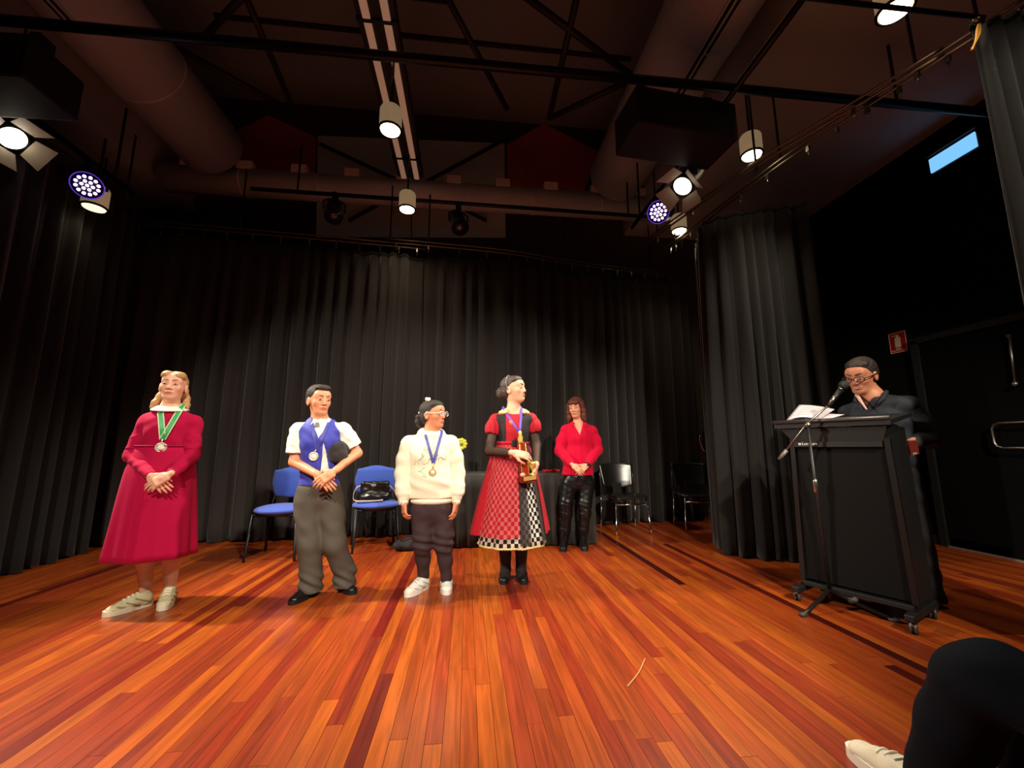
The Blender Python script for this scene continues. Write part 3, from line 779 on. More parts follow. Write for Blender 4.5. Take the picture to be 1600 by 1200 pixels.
# handbag on the blue chair
hb = empty('handbag', (-.99, 4.72, .503)); hb.rotation_euler = (0, 0, .25); tag(hb, 'black leather handbag with a patterned strap on the blue chair', 'bag')
S = SDF(.006, .03); S.box((0, 0, .10), (.15, .06, .10), None, .03); S.ell((0, -.02, .04), (.16, .085, .05)); S.cut((0, 0, .0), (0, 0, -1)); S.ell((0, 0, .23), (.09, .03, .05), sub=True, k=.03)
Mleath = mat('black_leather', srgb(18, 17, 17), .3, var=.1, bump=.3, bscale=60, spec=.6)
body_ = sdf_local(S, 'bag_body', Mleath, hb, lambda v: wob(v, .004, 26, 1))
MB().tube([(-.14, -.02, .195), (0, -.022, .180), (.14, -.02, .195)], .004, 6).build('zip', M_steel, body_)
Mstrap = mat('strap_pattern', srgb(176, 150, 140), .7, var=.5, scale=90)
def ribbon(pts, width_vec, name, m, parent, thick=.003, n=8, world=False):
    P = spline(pts, n); v = []; f = []; base = base_of(parent) if world else np.zeros(3)
    wv = width_vec if callable(width_vec) else (lambda i, t: np.array(width_vec, float))
    for i, p in enumerate(P):
        w_ = wv(i, i / (len(P) - 1)); t = unit(P[min(i + 1, len(P) - 1)] - P[max(i - 1, 0)]); nn = unit(np.cross(t, w_)) * thick
        v += [p - w_ - base, p + w_ - base, p + w_ + nn - base, p - w_ + nn - base]
    for i in range(len(P) - 1):
        a, b = i * 4, i * 4 + 4
        for k in range(4): f.append((a + k, a + (k + 1) % 4, b + (k + 1) % 4, b + k))
    f += [(3, 2, 1, 0), tuple(len(v) - 4 + k for k in range(4))]
    return link_mesh(name, np.array(v), f, m, parent, False)
ribbon([(-.13, 0, .16), (-.19, -.01, .14), (-.22, -.03, .06), (-.20, -.06, .008), (-.10, -.12, .006), (.02, -.13, .006), (.08, -.12, .01)], (0, .018, .004), 'strap', Mstrap, hb)
ribbon([(.14, 0, .15), (.18, -.02, .12), (.23, -.05, .05), (.26, -.08, .01)], (.0, .018, .006), 'strap', Mstrap, hb)

def black_chair(loc, yaw, label):
    e = empty('visitor_chair', loc, yaw); tag(e, label, 'chair', 'black plastic chairs with chrome legs')
    # seat shell
    nx_, ny_ = 17, 15; v = []; f = []
    for j in range(ny_):
        y = -.23 + .44 * j / (ny_ - 1)
        for i in range(nx_):
            x = -.225 + .45 * i / (nx_ - 1); xx = x * (1 - .12 * abs(y / .23) ** 3)
            v.append((xx, y, .455 - .03 * (1 - (x / .225) ** 2) * (1 - ((y - .03) / .24) ** 2) - (.03 * max(0, (-.17 - y) / .06)) + .012))
    for j in range(ny_ - 1):
        for i in range(nx_ - 1): f.append((j * nx_ + i, j * nx_ + i + 1, (j + 1) * nx_ + i + 1, (j + 1) * nx_ + i))
    s_ = link_mesh('seat', np.array(v), np.array(f, np.int32), Mplastic, e); md = s_.modifiers.new('t', 'SOLIDIFY'); md.thickness = .016; md.offset = -1
    v = []; f = []; nz_ = 13
    for j in range(nz_):
        t = j / (nz_ - 1); z = .56 + .28 * t
        for i in range(nx_):
            u = -1 + 2 * i / (nx_ - 1); wd = .205 + .035 * t
            v.append((wd * u, .235 + .07 * t - .05 * u * u + .0, z + (.018 * (1 - u * u) if t > .9 else 0) - (.03 * (1 - u * u) if t < .1 else 0)))
    for j in range(nz_ - 1):
        for i in range(nx_ - 1): f.append((j * nx_ + i, j * nx_ + i + 1, (j + 1) * nx_ + i + 1, (j + 1) * nx_ + i))
    b = link_mesh('backrest', np.array(v), np.array(f, np.int32), Mplastic, e); md = b.modifiers.new('t', 'SOLIDIFY'); md.thickness = .014
    MB().box((0, .235, .51), (.13, .02, .16), rotx(-.1), .006).build('back_link', Mplastic, e)
    for sx in (-1, 1):
        MB().tube(spline([(sx * .215, .285, .80), (sx * .235, .245, .70), (sx * .235, .225, .56), (sx * .236, .22, .46)], 5), .013, 8).build('back_upright', Mplastic, e)
        MB().tube([(sx * .236, .215, .46), (sx * .245, .245, .02), (sx * .245, .247, .004)], .011, 10).build('leg', M_chrome, e)
        MB().tube([(sx * .205, -.17, .44), (sx * .225, -.215, .06), (sx * .232, -.228, .004)], .011, 10).build('leg', M_chrome, e)
        MB().tube([(sx * .236, .215, .452), (sx * .205, -.17, .44)], .010, 8).build('side_rail', M_chrome, e)
    MB().tube([(-.21, -.188, .36), (.21, -.188, .36)], .010, 8).build('front_rail', M_chrome, e)
    return e
black_chair((2.05, 5.30, 0), .06, 'black plastic chair with chrome legs beside the woman in the red sweater')
black_chair((3.10, 5.42, 0), -.2, 'black plastic chair with chrome legs half behind the right curtain')

# ------------------------------------------------------------------ table with a pleated black cloth
tb = empty('trestle_table', (.50, 4.96, 0)); tag(tb, 'long table behind the group, hidden under a black cloth', 'table')
MB().box((0, 0, .745), (1.82, .60, .03), bev=.004).build('table_top', mat('table_laminate', srgb(170, 160, 150), .4, var=.05), tb)
for sx in (-.75, .75):
    for sy in (-.22, .22): MB().tube([(sx, sy, .73), (sx * 1.03, sy, .004)], .014, 8).build('leg', M_blackmetal, tb)
tc_ = empty('tablecloth', (.50, 4.96, 0)); tag(tc_, 'black pleated cloth draped over the long table', 'tablecloth')
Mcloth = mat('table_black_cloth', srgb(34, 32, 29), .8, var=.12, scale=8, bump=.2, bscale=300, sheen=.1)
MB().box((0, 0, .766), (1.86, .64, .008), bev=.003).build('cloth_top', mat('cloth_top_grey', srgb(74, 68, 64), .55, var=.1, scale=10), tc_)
def skirt_box(hx, hy, z0, z1, amp, wave):
    per = []
    for (a, b) in (((-hx, -hy), (hx, -hy)), ((hx, -hy), (hx, hy)), ((hx, hy), (-hx, hy)), ((-hx, hy), (-hx, -hy))):
        L = math.dist(a, b); n = int(L / .012); nx, ny = (b[1] - a[1]) / L, -(b[0] - a[0]) / L
        for k in range(n): per.append((a[0] + (b[0] - a[0]) * k / n, a[1] + (b[1] - a[1]) * k / n, nx, ny, k * L / n))
    n = len(per); v = []; rows_ = 6
    for i in range(rows_):
        t = i / (rows_ - 1)
        for (x, y, nx, ny, s_) in per:
            o = amp * (.25 + .75 * t) * (math.sin(s_ / wave * 2 * math.pi + .8 * math.sin(s_ * 5)) + .3 * math.sin(s_ / wave * 4 * math.pi)) + .012
            v.append((x + nx * o, y + ny * o, z0 + (z1 - z0) * t))
    f = np.array([(i * n + j, i * n + (j + 1) % n, (i + 1) * n + (j + 1) % n, (i + 1) * n + j) for i in range(rows_ - 1) for j in range(n)], np.int32)
    return np.array(v), f
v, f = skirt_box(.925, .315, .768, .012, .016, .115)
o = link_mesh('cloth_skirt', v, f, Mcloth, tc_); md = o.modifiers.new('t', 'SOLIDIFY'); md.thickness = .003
# things on the table
yt = empty('table_trophy', tuple(atY(720, 741, 4.86) * V3(1, 1, 0) + V3(0, 0, .771))); tag(yt, 'small dark trophy topped by a yellow rosette on the black table', 'trophy')
MB().box((0, 0, .02), (.11, .09, .04), bev=.005).build('base', mat('trophy_granite', srgb(40, 38, 38), .25, var=.3, scale=80), yt)
MB().lathe([(.03, .04), (.012, .07), (.012, .19), (.028, .22), (.02, .25)], n=16).build('stem', mat('dark_stem', srgb(30, 27, 25), .3, .3, var=.1), yt)
MB().box((0, -.046, .02), (.07, .004, .02)).build('plaque', M_silver, yt)
MB().lathe([(.022, .10), (.034, .115), (.022, .13)], n=16).build('collar', M_silver, yt)
ros = MB(); ros.ell((0, 0, .335), (.055, .03, .055))
for k in range(9):
    a = k * 2 * math.pi / 9; ros.ell((.048 * math.cos(a), -.012, .335 + .048 * math.sin(a)), (.024, .02, .024), nu=10, nv=6)
Myel = mat('rosette_yellow', srgb(205, 200, 60), .5, var=.25, scale=40)
ro = ros.build('rosette', Myel, yt)
MB().ell((.0, -.03, .335), (.022, .012, .022)).build('rosette_centre', mat('rosette_green', srgb(120, 130, 30), .5, var=.2), ro)
rt = empty('red_garland', tuple(atY(862, 741, 4.80) * V3(1, 1, 0) + V3(0, 0, .771))); tag(rt, 'crumpled red tinsel lying on the right end of the table', 'garland')
g = MB(); rr = random.Random(4); pts = [V3(rr.uniform(-.12, .12), rr.uniform(-.06, .06), rr.uniform(.012, .045)) for _ in range(26)]; g.tube(spline(pts, 5), .006, 6); g.build('tinsel', mat('tinsel_red', srgb(200, 24, 40), .35, .3, var=.2), rt)
# dark bag on the floor under the second blue chair
fb = empty('floor_bag', (-.62, 4.62, 0)); tag(fb, 'dark soft bag lying on the floor beside the second blue chair', 'bag')
S = SDF(.008, .03); S.ell((0, 0, .05), (.14, .09, .06)); S.ell((.05, 0, .08), (.07, .06, .05)); S.cut((0, 0, .004), (0, 0, -1)); sdf_local(S, 'bag_body', mat('dark_fabric', srgb(30, 27, 27), .85, var=.1), fb, lambda v: wob(v, .004, 30))
MB().tube(spline([(-.06, -.04, .09), (-.02, -.05, .14), (.05, -.05, .15), (.09, -.03, .11)], 5), .006, 6).build('handle', M_rubber, fb)

# ------------------------------------------------------------------ lectern
LN = V3(-.895, -.446, 0); LN = unit(LN); LT = V3(-LN[1], LN[0], 0) * -1   # outward normal, lateral (image right)
LT = V3(.446, -.895, 0); LT = unit(LT)
lyaw = math.atan2(LT[1], LT[0])        # local x = LT, local y = away from audience (-LN)
lec = empty('lectern', (2.49, 2.61, 0), lyaw); tag(lec, 'black lectern on castors with a sloping top, right of the stage', 'lectern')
Mlec = mat('lectern_black', srgb(11, 10, 10), .6, var=.08, scale=10)
Mlecf = mat('lectern_front_panel', srgb(14, 12, 11), .85, var=.08, scale=10, bump=.15, bscale=300, spec=.2)
# local coordinates: x lateral, y depth (0 front, + back), z up
def lp(x, y, z): return V3(x, y, z)
MB().prism([lp(-.215, .012, 1.10), lp(.292, .012, 1.10), lp(.315, .03, .15), lp(-.245, .03, .15)], V3(0, .018, 0)).build('front_panel', Mlecf, lec)
for (xt, xb) in ((-.215, -.245), (.292, .315)):
    s_ = 1 if xt > 0 else -1
    MB().prism([lp(xt, .0, 1.12), lp(xt, .36, 1.20), lp(xb, .34, .14), lp(xb, .02, .14)], V3(s_ * .02, 0, 0)).build('side_panel', Mlec, lec)
    MB().prism([lp(xt, -.004, 1.12), lp(xt + s_ * .03, -.004, 1.12), lp(xb + s_ * .03, .012, .14), lp(xb, .012, .14)], V3(0, .03, 0)).build('corner_post', mat('lectern_post', srgb(20, 18, 18), .4, .2, var=.05), lec)
tp = MB(); tp.prism([lp(-.33, -.03, 1.235), lp(-.33, .42, 1.30), lp(-.33, .42, 1.275), lp(-.33, -.03, 1.205)], V3(.675, 0, 0)); tp.build('reading_top', Mlec, lec)
MB().tube([lp(-.33, -.035, 1.25), lp(.345, -.035, 1.25)], .014, 10).build('front_lip', mat('lip_grey', srgb(78, 74, 70), .35, .3, var=.05), lec)
un = MB(); un.prism([lp(-.30, -.01, 1.20), lp(.32, -.01, 1.20), lp(.285, .0, 1.10), lp(-.22, .0, 1.10)], V3(0, .34, 0)); un.build('top_box', Mlec, lec)
MB().box(lp(.035, -.004, 1.085), (.50, .012, .035)).build('trim_band', mat('trim_grey', srgb(30, 28, 27), .45, .2, var=.05), lec)
MB().box(lp(.035, .18, .12), (.58, .36, .03), bev=.004).build('base_board', Mlec, lec)
for sx in (-.27, .32):
    MB().box(lp(sx, .14, .085), (.05, .46, .04), bev=.008).build('foot_bar', Mlec, lec)
for (x, y) in ((-.285, -.03), (.325, -.06), (-.27, .34), (.32, .34)):
    c = empty('castor', (x, y, 0)); c.parent = lec
    w_ = MB(); w_.lathe([(.012, -.02), (.032, -.018), (.032, -.006), (.02, -.003), (.02, .003), (.032, .006), (.032, .018), (.012, .02)], (0, 0, .033), (1, .2, 0), 18); w_.build('wheel', mat('castor_grey', srgb(70, 70, 68), .3, .2, var=.1), c)
    k_ = MB(); k_.lathe([(.014, .05), (.016, .09), (.02, .10)], (0, 0, 0), n=12); k_.ell((0, 0, .055), (.022, .026, .018)); k_.build('fork', M_chrome, c)
# maker's badge: small white square mark and word
bd = MB(); bd.box(lp(-.178, -.0125, 1.088), (.016, .003, .016)); bo = bd.build('badge', mat('badge_white', srgb(225, 222, 215), .5, var=.02), lec)
tcu = bpy.data.curves.new('badge_word', 'FONT'); tcu.body = 'Lectrum'; tcu.size = .028; tcu.extrude = .0008
to = bpy.data.objects.new('badge_word', tcu); COL.objects.link(to); to.parent = bo; to.location = (-.164, -.0125, 1.081); to.rotation_euler = (math.pi / 2, 0, 0); tcu.materials.append(MATS['badge_white'])
bpy.context.view_layer.update()
wm = bpy.data.meshes.new_from_object(to.evaluated_get(bpy.context.evaluated_depsgraph_get())); wo = bpy.data.objects.new('badge_word', wm); COL.objects.link(wo); wo.parent = bo; wo.location = to.location; wo.rotation_euler = to.rotation_euler
bpy.data.objects.remove(to); wo.name = 'badge_word'
# sheets of paper on the top
Mpaper = mat('paper_white', srgb(225, 215, 222), .7, var=.05, scale=60)
def sheet(pts4, label, bulge):
    e = empty('paper_sheet', tuple(np.mean(pts4, 0) - V3(0, 0, .0))); tag(e, label, 'paper', 'notes on the lectern')
    A, B, C_, D = [np.array(p) for p in pts4]; n = 8; v = []
    for i in range(n + 1):
        for j in range(n + 1):
            u, w_ = i / n, j / n; p = (A * (1 - u) + B * u) * (1 - w_) + (D * (1 - u) + C_ * u) * w_
            p = p + V3(0, 0, bulge * math.sin(math.pi * u) * (1 - .5 * w_)); v.append(p - np.array(e.location))
    f = np.array([(i * (n + 1) + j, i * (n + 1) + j + 1, (i + 1) * (n + 1) + j + 1, (i + 1) * (n + 1) + j) for i in range(n) for j in range(n)], np.int32)
    o = link_mesh('page', np.array(v), f, Mpaper, e); md = o.modifiers.new('t', 'SOLIDIFY'); md.thickness = .002
    Mtxt = mat('printed_grey', srgb(150, 140, 160), .7, var=.05)
    for k in range(5):
        w_ = .2 + .14 * k; tvs = []
        for u in (.15, .3, .45, .6, .8):
            for dw in (0, .03):
                p = (A * (1 - u) + B * u) * (1 - w_ - dw) + (D * (1 - u) + C_ * u) * (w_ + dw) + V3(0, 0, bulge * math.sin(math.pi * u) * (1 - .5 * (w_ + dw)) + .0025); tvs.append(p - np.array(e.location))
        link_mesh('text_line', np.array(tvs), np.array([(2 * i, 2 * i + 1, 2 * i + 3, 2 * i + 2) for i in range(4)], np.int32), Mtxt, o)
LO = V3(2.49, 2.61, 0); LD = -LN
def lw(x, y, z): return LO + LT * x + LD * y + V3(0, 0, z)
sheet([lw(-.28, .06, 1.268), lw(-.06, .04, 1.262), lw(-.05, .30, 1.345), lw(-.28, .30, 1.40)], 'upper loose sheet curling up on the lectern top', .02)
sheet([lw(-.30, .10, 1.262), lw(-.02, .03, 1.254), lw(.02, .26, 1.300), lw(-.31, .30, 1.335)], 'lower loose sheet lying flat on the lectern top', .008)

# ------------------------------------------------------------------ boom microphone stand in front of the lectern
hub = fl(1302, 945); hub = V3(hub[0] - .06, hub[1] - .05, 0)
ms = empty('microphone_stand', (float(hub[0]), float(hub[1]), 0)); tag(ms, 'black tripod boom microphone stand in front of the lectern', 'microphone stand')
def L0(p): return np.array(p) - hub
for (px, py) in ((1254, 964), (1402, 973), (1304, 952)):
    tipp = L0(fl(px, py)) + V3(0, 0, .014)
    if np.linalg.norm(tipp) < .15: tipp = tipp / np.linalg.norm(tipp) * .22
    lg = MB().tube([V3(0, 0, .115), tipp * .75 + V3(0, 0, .02), tipp], [.012, .012, .012], 10).build('leg', M_blackmetal, ms)
    MB().tube([tipp - unit(tipp) * .04, tipp + unit(tipp) * .012], .0145, 10).build('rubber_foot', mat('foot_grey', srgb(70, 68, 64), .6, var=.1), lg)
piv = on_plane(1262, 664, LO + LN * .10, LN)
pv = L0(piv)
MB().tube([V3(0, 0, .06), V3(0, 0, .06) * .45 + pv * .55, pv - V3(0, 0, .02)], [.0125, .0125, .009], 10).build('upright', M_blackmetal, ms)
MB().lathe([(.012, -.05), (.02, -.04), (.018, .03), (.012, .05)], V3(0, 0, .06) * .36 + pv * .64, unit(pv), 12).build('height_clutch', M_steel, ms)
MB().ell(pv, (.022, .022, .02)).build('boom_clamp', M_steel, ms)
tail = L0(on_plane(1217, 718, LO + LN * .16, LN)); head_ = L0(on_plane(1296, 632, LO + LN * .03, LN))
MB().tube([tail, pv + V3(0, 0, .012), head_], .007, 10).build('boom', M_steel, ms)
tv = unit(pv - tail); MB().tube([tail, tail + tv * .085], .013, 12).build('counterweight', mat('weight_grey', srgb(120, 116, 110), .5, .4, var=.1), ms)
MB().tube([head_, head_ + unit(head_ - pv) * .05 + V3(0, 0, .02)], .013, 10).build('clip', M_steel, ms)
mc0 = on_plane(1298, 630, LO + LN * .02, LN); mc1 = on_plane(1318, 602, LO - LN * .06, LN)
mic = empty('microphone', tuple(mc0)); tag(mic, 'black handheld microphone on the boom in front of the man', 'microphone')
dm = mc1 - mc0; MB().tube([V3(0, 0, 0) - dm * .2, dm * .75], [.013, .018], 14).build('handle', M_blackmetal, mic)
MB().ell(dm, (.031, .031, .033)).build('grille', mat('mic_grille', srgb(40, 46, 42), .45, .5, bump=.6, bscale=900), mic)
MB().lathe([(.02, 0), (.023, .006), (.02, .012)], dm * .7, dm, 14, False).build('ring', M_chrome, mic)
# straw lying on the floor
p0, p1 = fl(1008, 1030), fl(981, 1073)
sw = empty('straw_stick', (float(p0[0]), float(p0[1]), 0)); tag(sw, 'thin pale stick lying on the floorboards', 'stick')
MB().tube(spline([V3(0, 0, .003), (p1 - p0) * .55 + V3(.012, 0, .003), p1 - p0 + V3(0, 0, .003)], 6), .0028, 6).build('stick_body', mat('straw', srgb(225, 160, 100), .6, var=.1), sw)
MB().ell(p1 - p0 + V3(0, 0, .003), (.004, .004, .003), nu=8, nv=6).build('stick_tip', MATS['straw'], sw)
# ------------------------------------------------------------------ people
def skin_mat(name, c): return mat(name, srgb(*c), .5, var=.06, scale=40, sss=.12, bump=.05, bscale=300)
M_eye = mat('eye_white', srgb(196, 172, 156), .3, var=.02)
M_iris = mat('iris_dark', srgb(34, 22, 16), .25, var=.1)
M_lip = mat('lips_rose', srgb(196, 104, 88), .45, var=.05)
class Person:
    def __init__(s, base, yaw, skin, label, cat='person', vox=.0044):
        """yaw (deg): 0 faces the audience (-y), positive turns towards image right"""
        s.e = empty('person', (float(base[0]), float(base[1]), 0)); tag(s.e, label, 'person')
        s.p0 = V3(base[0], base[1], 0); a = math.radians(yaw)
        s.f = V3(math.sin(a), -math.cos(a), 0); s.l = V3(math.cos(a), math.sin(a), 0); s.R = np.stack([s.l, -s.f, V3(0, 0, 1)], 1)
        s.skin = skin; s.S = SDF(vox, .02); s.cl = []
    def P(s, px, py, fwd=0.0):
        return on_plane(px, py, s.p0 + s.f * fwd, s.f)
    def W(s, x, y, z): return s.p0 + s.R @ V3(x, y, z)
    # head ---------------------------------------------------------
    def head(s, c, yaw, pitch=0.0, roll=0.0, sc=1.0, neck=None, nr=.05, smile=0.0, jaw=1.0, brow=(40, 30, 24), lip=None, nose=1.0, brows=True, teeth=False):
        """c: centre of the head; pitch>0 looks down"""
        s.hc = np.array(c); a = math.radians(yaw)
        R = rotz(a) @ rotx(math.radians(pitch)) @ roty(math.radians(roll)); s.hR = R; s.hs = sc
        H = lambda x, y, z: s.hc + R @ (V3(x, y, z) * sc)
        s.H = H; S = s.S
        S.ell(H(0, .018, .028), np.array((.073, .090, .082)) * sc, R, k=.01)
        S.ell(H(0, -.018, -.037), np.array((.057, .066, .074)) * sc, R, k=.03)
        S.ell(H(0, -.060, .035), np.array((.055, .028, .045)) * sc, R, k=.03)
        S.ell(H(0, -.047, -.088), np.array((.034 * jaw, .036, .026)) * sc, R, k=.025)
        for sx in (-1, 1):
            S.ell(H(sx * .037, -.050, -.020), np.array((.022, .024, .022)) * sc, R, k=.02)
            S.ell(H(sx * .030, -.094, .004), np.array((.018, .013, .0115)) * sc, R, k=.010, sub=True)
            S.ell(H(sx * .074, .012, -.012), np.array((.009, .020, .031)) * sc, R, k=.006)
            S.ell(H(sx * .083, .006, -.010), np.array((.006, .010, .017)) * sc, R, k=.004, sub=True)
            S.ell(H(sx * .012, -.087, -.031), np.array((.009, .011, .008)) * sc * nose, R, k=.008)
        S.cap(H(0, -.080, .010), H(0, -.096, -.024), .0075 * sc * nose, .0100 * sc * nose, k=.014)
        S.ell(H(0, -.081, -.058), np.array((.024, .009, .012)) * sc, R, k=.014)
        S.box(H(0, -.096, -.0595), np.array((.022, .012, .0022)) * sc, R, .002, k=.005, sub=True)
        if teeth: MB().ell(H(0, -.087, -.0595), np.array((.017, .006, .0042)) * sc, R, 12, 6).build('teeth', mat('teeth', srgb(228, 214, 196), .3, var=.02), s.e, True)
        if neck is not None:
            S.cap(H(0, .022, -.06), neck, nr * .95, nr * 1.08, k=.03)
        # eyes, brows, lips
        for sx in (-1, 1):
            ey = MB().ell(H(sx * .030, -.0795, .003), np.array((.0140, .010, .0056)) * sc, R, 12, 8).build('eye', M_eye, s.e, True)
            MB().ell(H(sx * .0305 + .002 * 0, -.0868, .003), np.array((.0058, .004, .0050)) * sc, R, 10, 6).build('iris', M_iris, ey, True)
            if brows:
                br = [H(sx * (.012 + .034 * t), -.092 + .020 * t * t, .026 + .007 * math.sin(math.pi * t * .8)) for t in (0, .3, .6, 1)]
                MB().tube(spline(br, 3), [.0035 * sc] * 4 + [.003 * sc] * 5 + [.0016 * sc], 6).build('eyebrow', mat('brow_%d_%d' % brow[:2], srgb(*brow), .7, var=.1), s.e, True)
        up = [H(x, -.0885 + 9.0 * x * x, -.0545 + smile * 8 * x * x - abs(x) * .02) for x in (-.024, -.012, 0, .012, .024)]
        lo_ = [H(x, -.0885 + 9.0 * x * x, -.0645 + smile * 10 * x * x + 2.5 * x * x) for x in (-.021, -.011, 0, .011, .021)]
        lp_ = MB(); n_ = len(spline(up, 3)); prof = [(.0014 + .0024 * math.sin(math.pi * i / (n_ - 1))) * sc for i in range(n_)]
        lp_.tube(spline(up, 3), prof, 7); lp_.tube(spline(lo_, 3), [p * 1.15 for p in prof], 7); lp_.build('lips', lip or M_lip, s.e, True)
    # limbs ----------------------------------------------------------
    def torso(s, pelvis, chest, neck, sa, sb, hw=.13, cw=.14, S=None, inf=0.0, k=.05, depth=1.0):
        S = S or s.S
        S.ell(pelvis, (hw + inf, (.10 + inf) * depth, .12 + inf), s.R, k=k)
        S.ell((pelvis + chest) / 2, (cw * .86 + inf, (.092 + inf) * depth, .16 + inf), s.R, k=k)
        S.ell(chest, (cw + inf, (.105 + inf) * depth, .15 + inf), s.R, k=k)
        S.cap(sa, sb, .046 + inf, .046 + inf, k=k)
        S.cap(neck, chest, .055 + inf, .09 + inf, k=k)
    def arm(s, a, b, c, r=(.046, .036, .024), S=None, inf=0.0, k=.015):
        S = S or s.S; S.cap(a, b, r[0] + inf, r[1] + inf, k=k); S.cap(b, c, r[1] + inf, r[2] + inf, k=k)
    def leg(s, a, b, c, r=(.075, .052, .036), S=None, inf=0.0, k=.02):
        S = S or s.S; S.cap(a, b, r[0] + inf, r[1] + inf, k=k); mid = b * .6 + c * .4 - s.f * .012
        S.cap(b, mid, r[1] + inf, r[1] * .98 + inf, k=k); S.cap(mid, c, r[1] * .98 + inf, r[2] + inf, k=k)
    def hand(s, wrist, d, nrm, thumb=1, L=1.0, curl=.35, spread=.10, tcurl=.3):
        """d: direction of the fingers, nrm: back of the hand; thumb on +/- cross(nrm, d)"""
        S = s.S; d = unit(d); nrm = unit(nrm - d * (np.array(nrm) @ d)); u = np.cross(nrm, d) * thumb
        pc = wrist + d * .048 * L; Rm = np.stack([u, d, nrm], 1)
        S.box(pc, np.array((.036, .046, .0125)) * L, Rm, .011 * L, k=.010)
        S.cap(wrist - d * .02, wrist + d * .03, .021 * L, .022 * L, k=.014, flat=(nrm, .8))
        for (o, ln, ca) in ((.028, .070, 0), (.0095, .080, .0), (-.0095, .074, .05), (-.027, .058, .1)):
            b0 = wrist + d * (.088 - .006 * abs(o) / .028) * L + u * o * L
            ang = 0.0; p = b0; du = unit(d + u * (o / .028) * spread)
            for j, fr in enumerate((.45, .30, .25)):
                ang += (curl + ca) * (1.0 if j else .6)
                dd = du * math.cos(ang) - nrm * math.sin(ang); q = p + dd * ln * fr * L
                S.cap(p, q, (.0088 - .0009 * j) * L, (.0082 - .0011 * j) * L, k=.003); p = q
        b0 = wrist + d * .022 * L + u * .026 * L
        t1 = b0 + unit(d * .75 + u * .75 - nrm * .25) * .042 * L; t2 = t1 + unit(d * 1 + u * (.45 - tcurl) - nrm * (.2 + tcurl)) * .030 * L; t3 = t2 + unit(d * 1 + u * (.2 - tcurl) - nrm * (.2 + tcurl)) * .024 * L
        S.cap(b0, t1, .014 * L, .0105 * L, k=.008); S.cap(t1, t2, .0105 * L, .0092 * L, k=.004); S.cap(t2, t3, .0092 * L, .0075 * L, k=.004)
    def hit(s, px, py, off=.006):
        d = unit(ray(px, py)); best = None
        for o in s.cl:
            if not hasattr(s, 'bv'): s.bv = {}
            if o.name not in s.bv:
                me = o.data; s.bv[o.name] = BVHTree.FromPolygons([v.co[:] for v in me.vertices], [tuple(q.vertices) for q in me.polygons])
            r_ = s.bv[o.name].ray_cast(Vector(CAM - s.p0), Vector(d), 20)
            if r_[0] is not None and (best is None or r_[3] < best): best = r_[3]
        if best is None: return s.P(px, py, .12)
        return CAM + d * (best - off)
    def build(s, name='body'):
        s.body = sdf_obj(s.S, name, s.skin, s.e); return s.body
    def cloth(s, S, name, m, post=None, parent=None):
        o = sdf_obj(S, name, m, parent or s.e, post); s.cl.append(o); return o
    def shoe(s, heel, toe, m_up, m_sole, L=None, h=.075, w=.042, style='sneaker', lace=None, collar=None, panel=None):
        heel = np.array(heel) * V3(1, 1, 0); toe = np.array(toe) * V3(1, 1, 0); d = unit(toe - heel); ln = np.linalg.norm(toe - heel) if L is None else L
        toe = heel + d * ln; u = V3(-d[1], d[0], 0); z = V3(0, 0, 1)
        S = SDF(.0045, .02); st = .022 if style != 'sneaker' else .030
        S.cap(heel + d * w * .9 + z * (st + .022), heel + d * ln * .45 + z * (st + .018), w * .86, w * .92)
        S.cap(heel + d * ln * .45 + z * (st + .014), toe - d * w * 1.0 + z * (st + .004), w * .92, w * .86, flat=(z, .62 if style != 'boot' else .7))
        if collar is None: collar = h
        S.cap(heel + d * w * 1.15 + z * st, heel + d * w * 1.35 + z * (collar), w * .84, w * .74)
        S.cap(heel + d * w * 1.5 + z * (h - .01), heel + d * ln * .68 + z * (st + .02), w * .52, w * .5)
        S.cut(heel + z * st * .7, -z)
        S.cut(heel + z * (collar + .012), z + d * .15 * 0)
        up = s.cloth(S, 'shoe', m_up)
        # sole: outline of a shoe, extruded
        out = []
        for i in range(28):
            a = 2 * math.pi * i / 28; cx, cy = math.cos(a), math.sin(a)
            xx = ln * .5 + cx * ln * .515; ww = w * (1.04 if cx > 0 else .90) * (1 - .12 * math.exp(-((xx / ln - .42) / .15) ** 2))
            out.append(heel + d * xx + u * (abs(cy) ** .72 * math.copysign(1, cy)) * ww + z * .001)
        MB().prism(out, z * (st + .004)).build('sole', m_sole, up, True)
        bv = BVHTree.FromPolygons([v.co[:] for v in up.data.vertices], [tuple(q.vertices) for q in up.data.polygons])
        if lace is not None:
            for t in (.36, .45, .54, .63):
                pts = []
                for s_ in (-.5, -.2, .12, .45):
                    c = heel + d * (ln * t + .004 * s_) + u * w * s_; r_ = bv.ray_cast(Vector(c + z * .3 - s.p0), Vector((0, 0, -1)))
                    pts.append(np.array(r_[0]) + s.p0 + z * .002 if r_[0] is not None else c + z * h)
                MB().tube(spline(pts, 4), .0042, 6).build('lace', lace, up, True)
        if panel is not None:
            for sd in (-1, 1):
                for (t0, z0, t1, z1) in ((.12, .035, .45, .075), (.35, .03, .62, .062), (.60, .03, .80, .05)):
                    pts = []
                    for q_ in np.linspace(0, 1, 5):
                        c = heel + d * ln * (t0 + (t1 - t0) * q_) + z * (z0 + (z1 - z0) * q_) + u * sd * .2; r_ = bv.ray_cast(Vector(c - s.p0), Vector(-u * sd))
                        if r_[0] is not None: pts.append(np.array(r_[0]) + s.p0)
                    if len(pts) > 2: MB().tube(spline(pts, 4), .005, 6).build('overlay', panel, up, True)
        return up
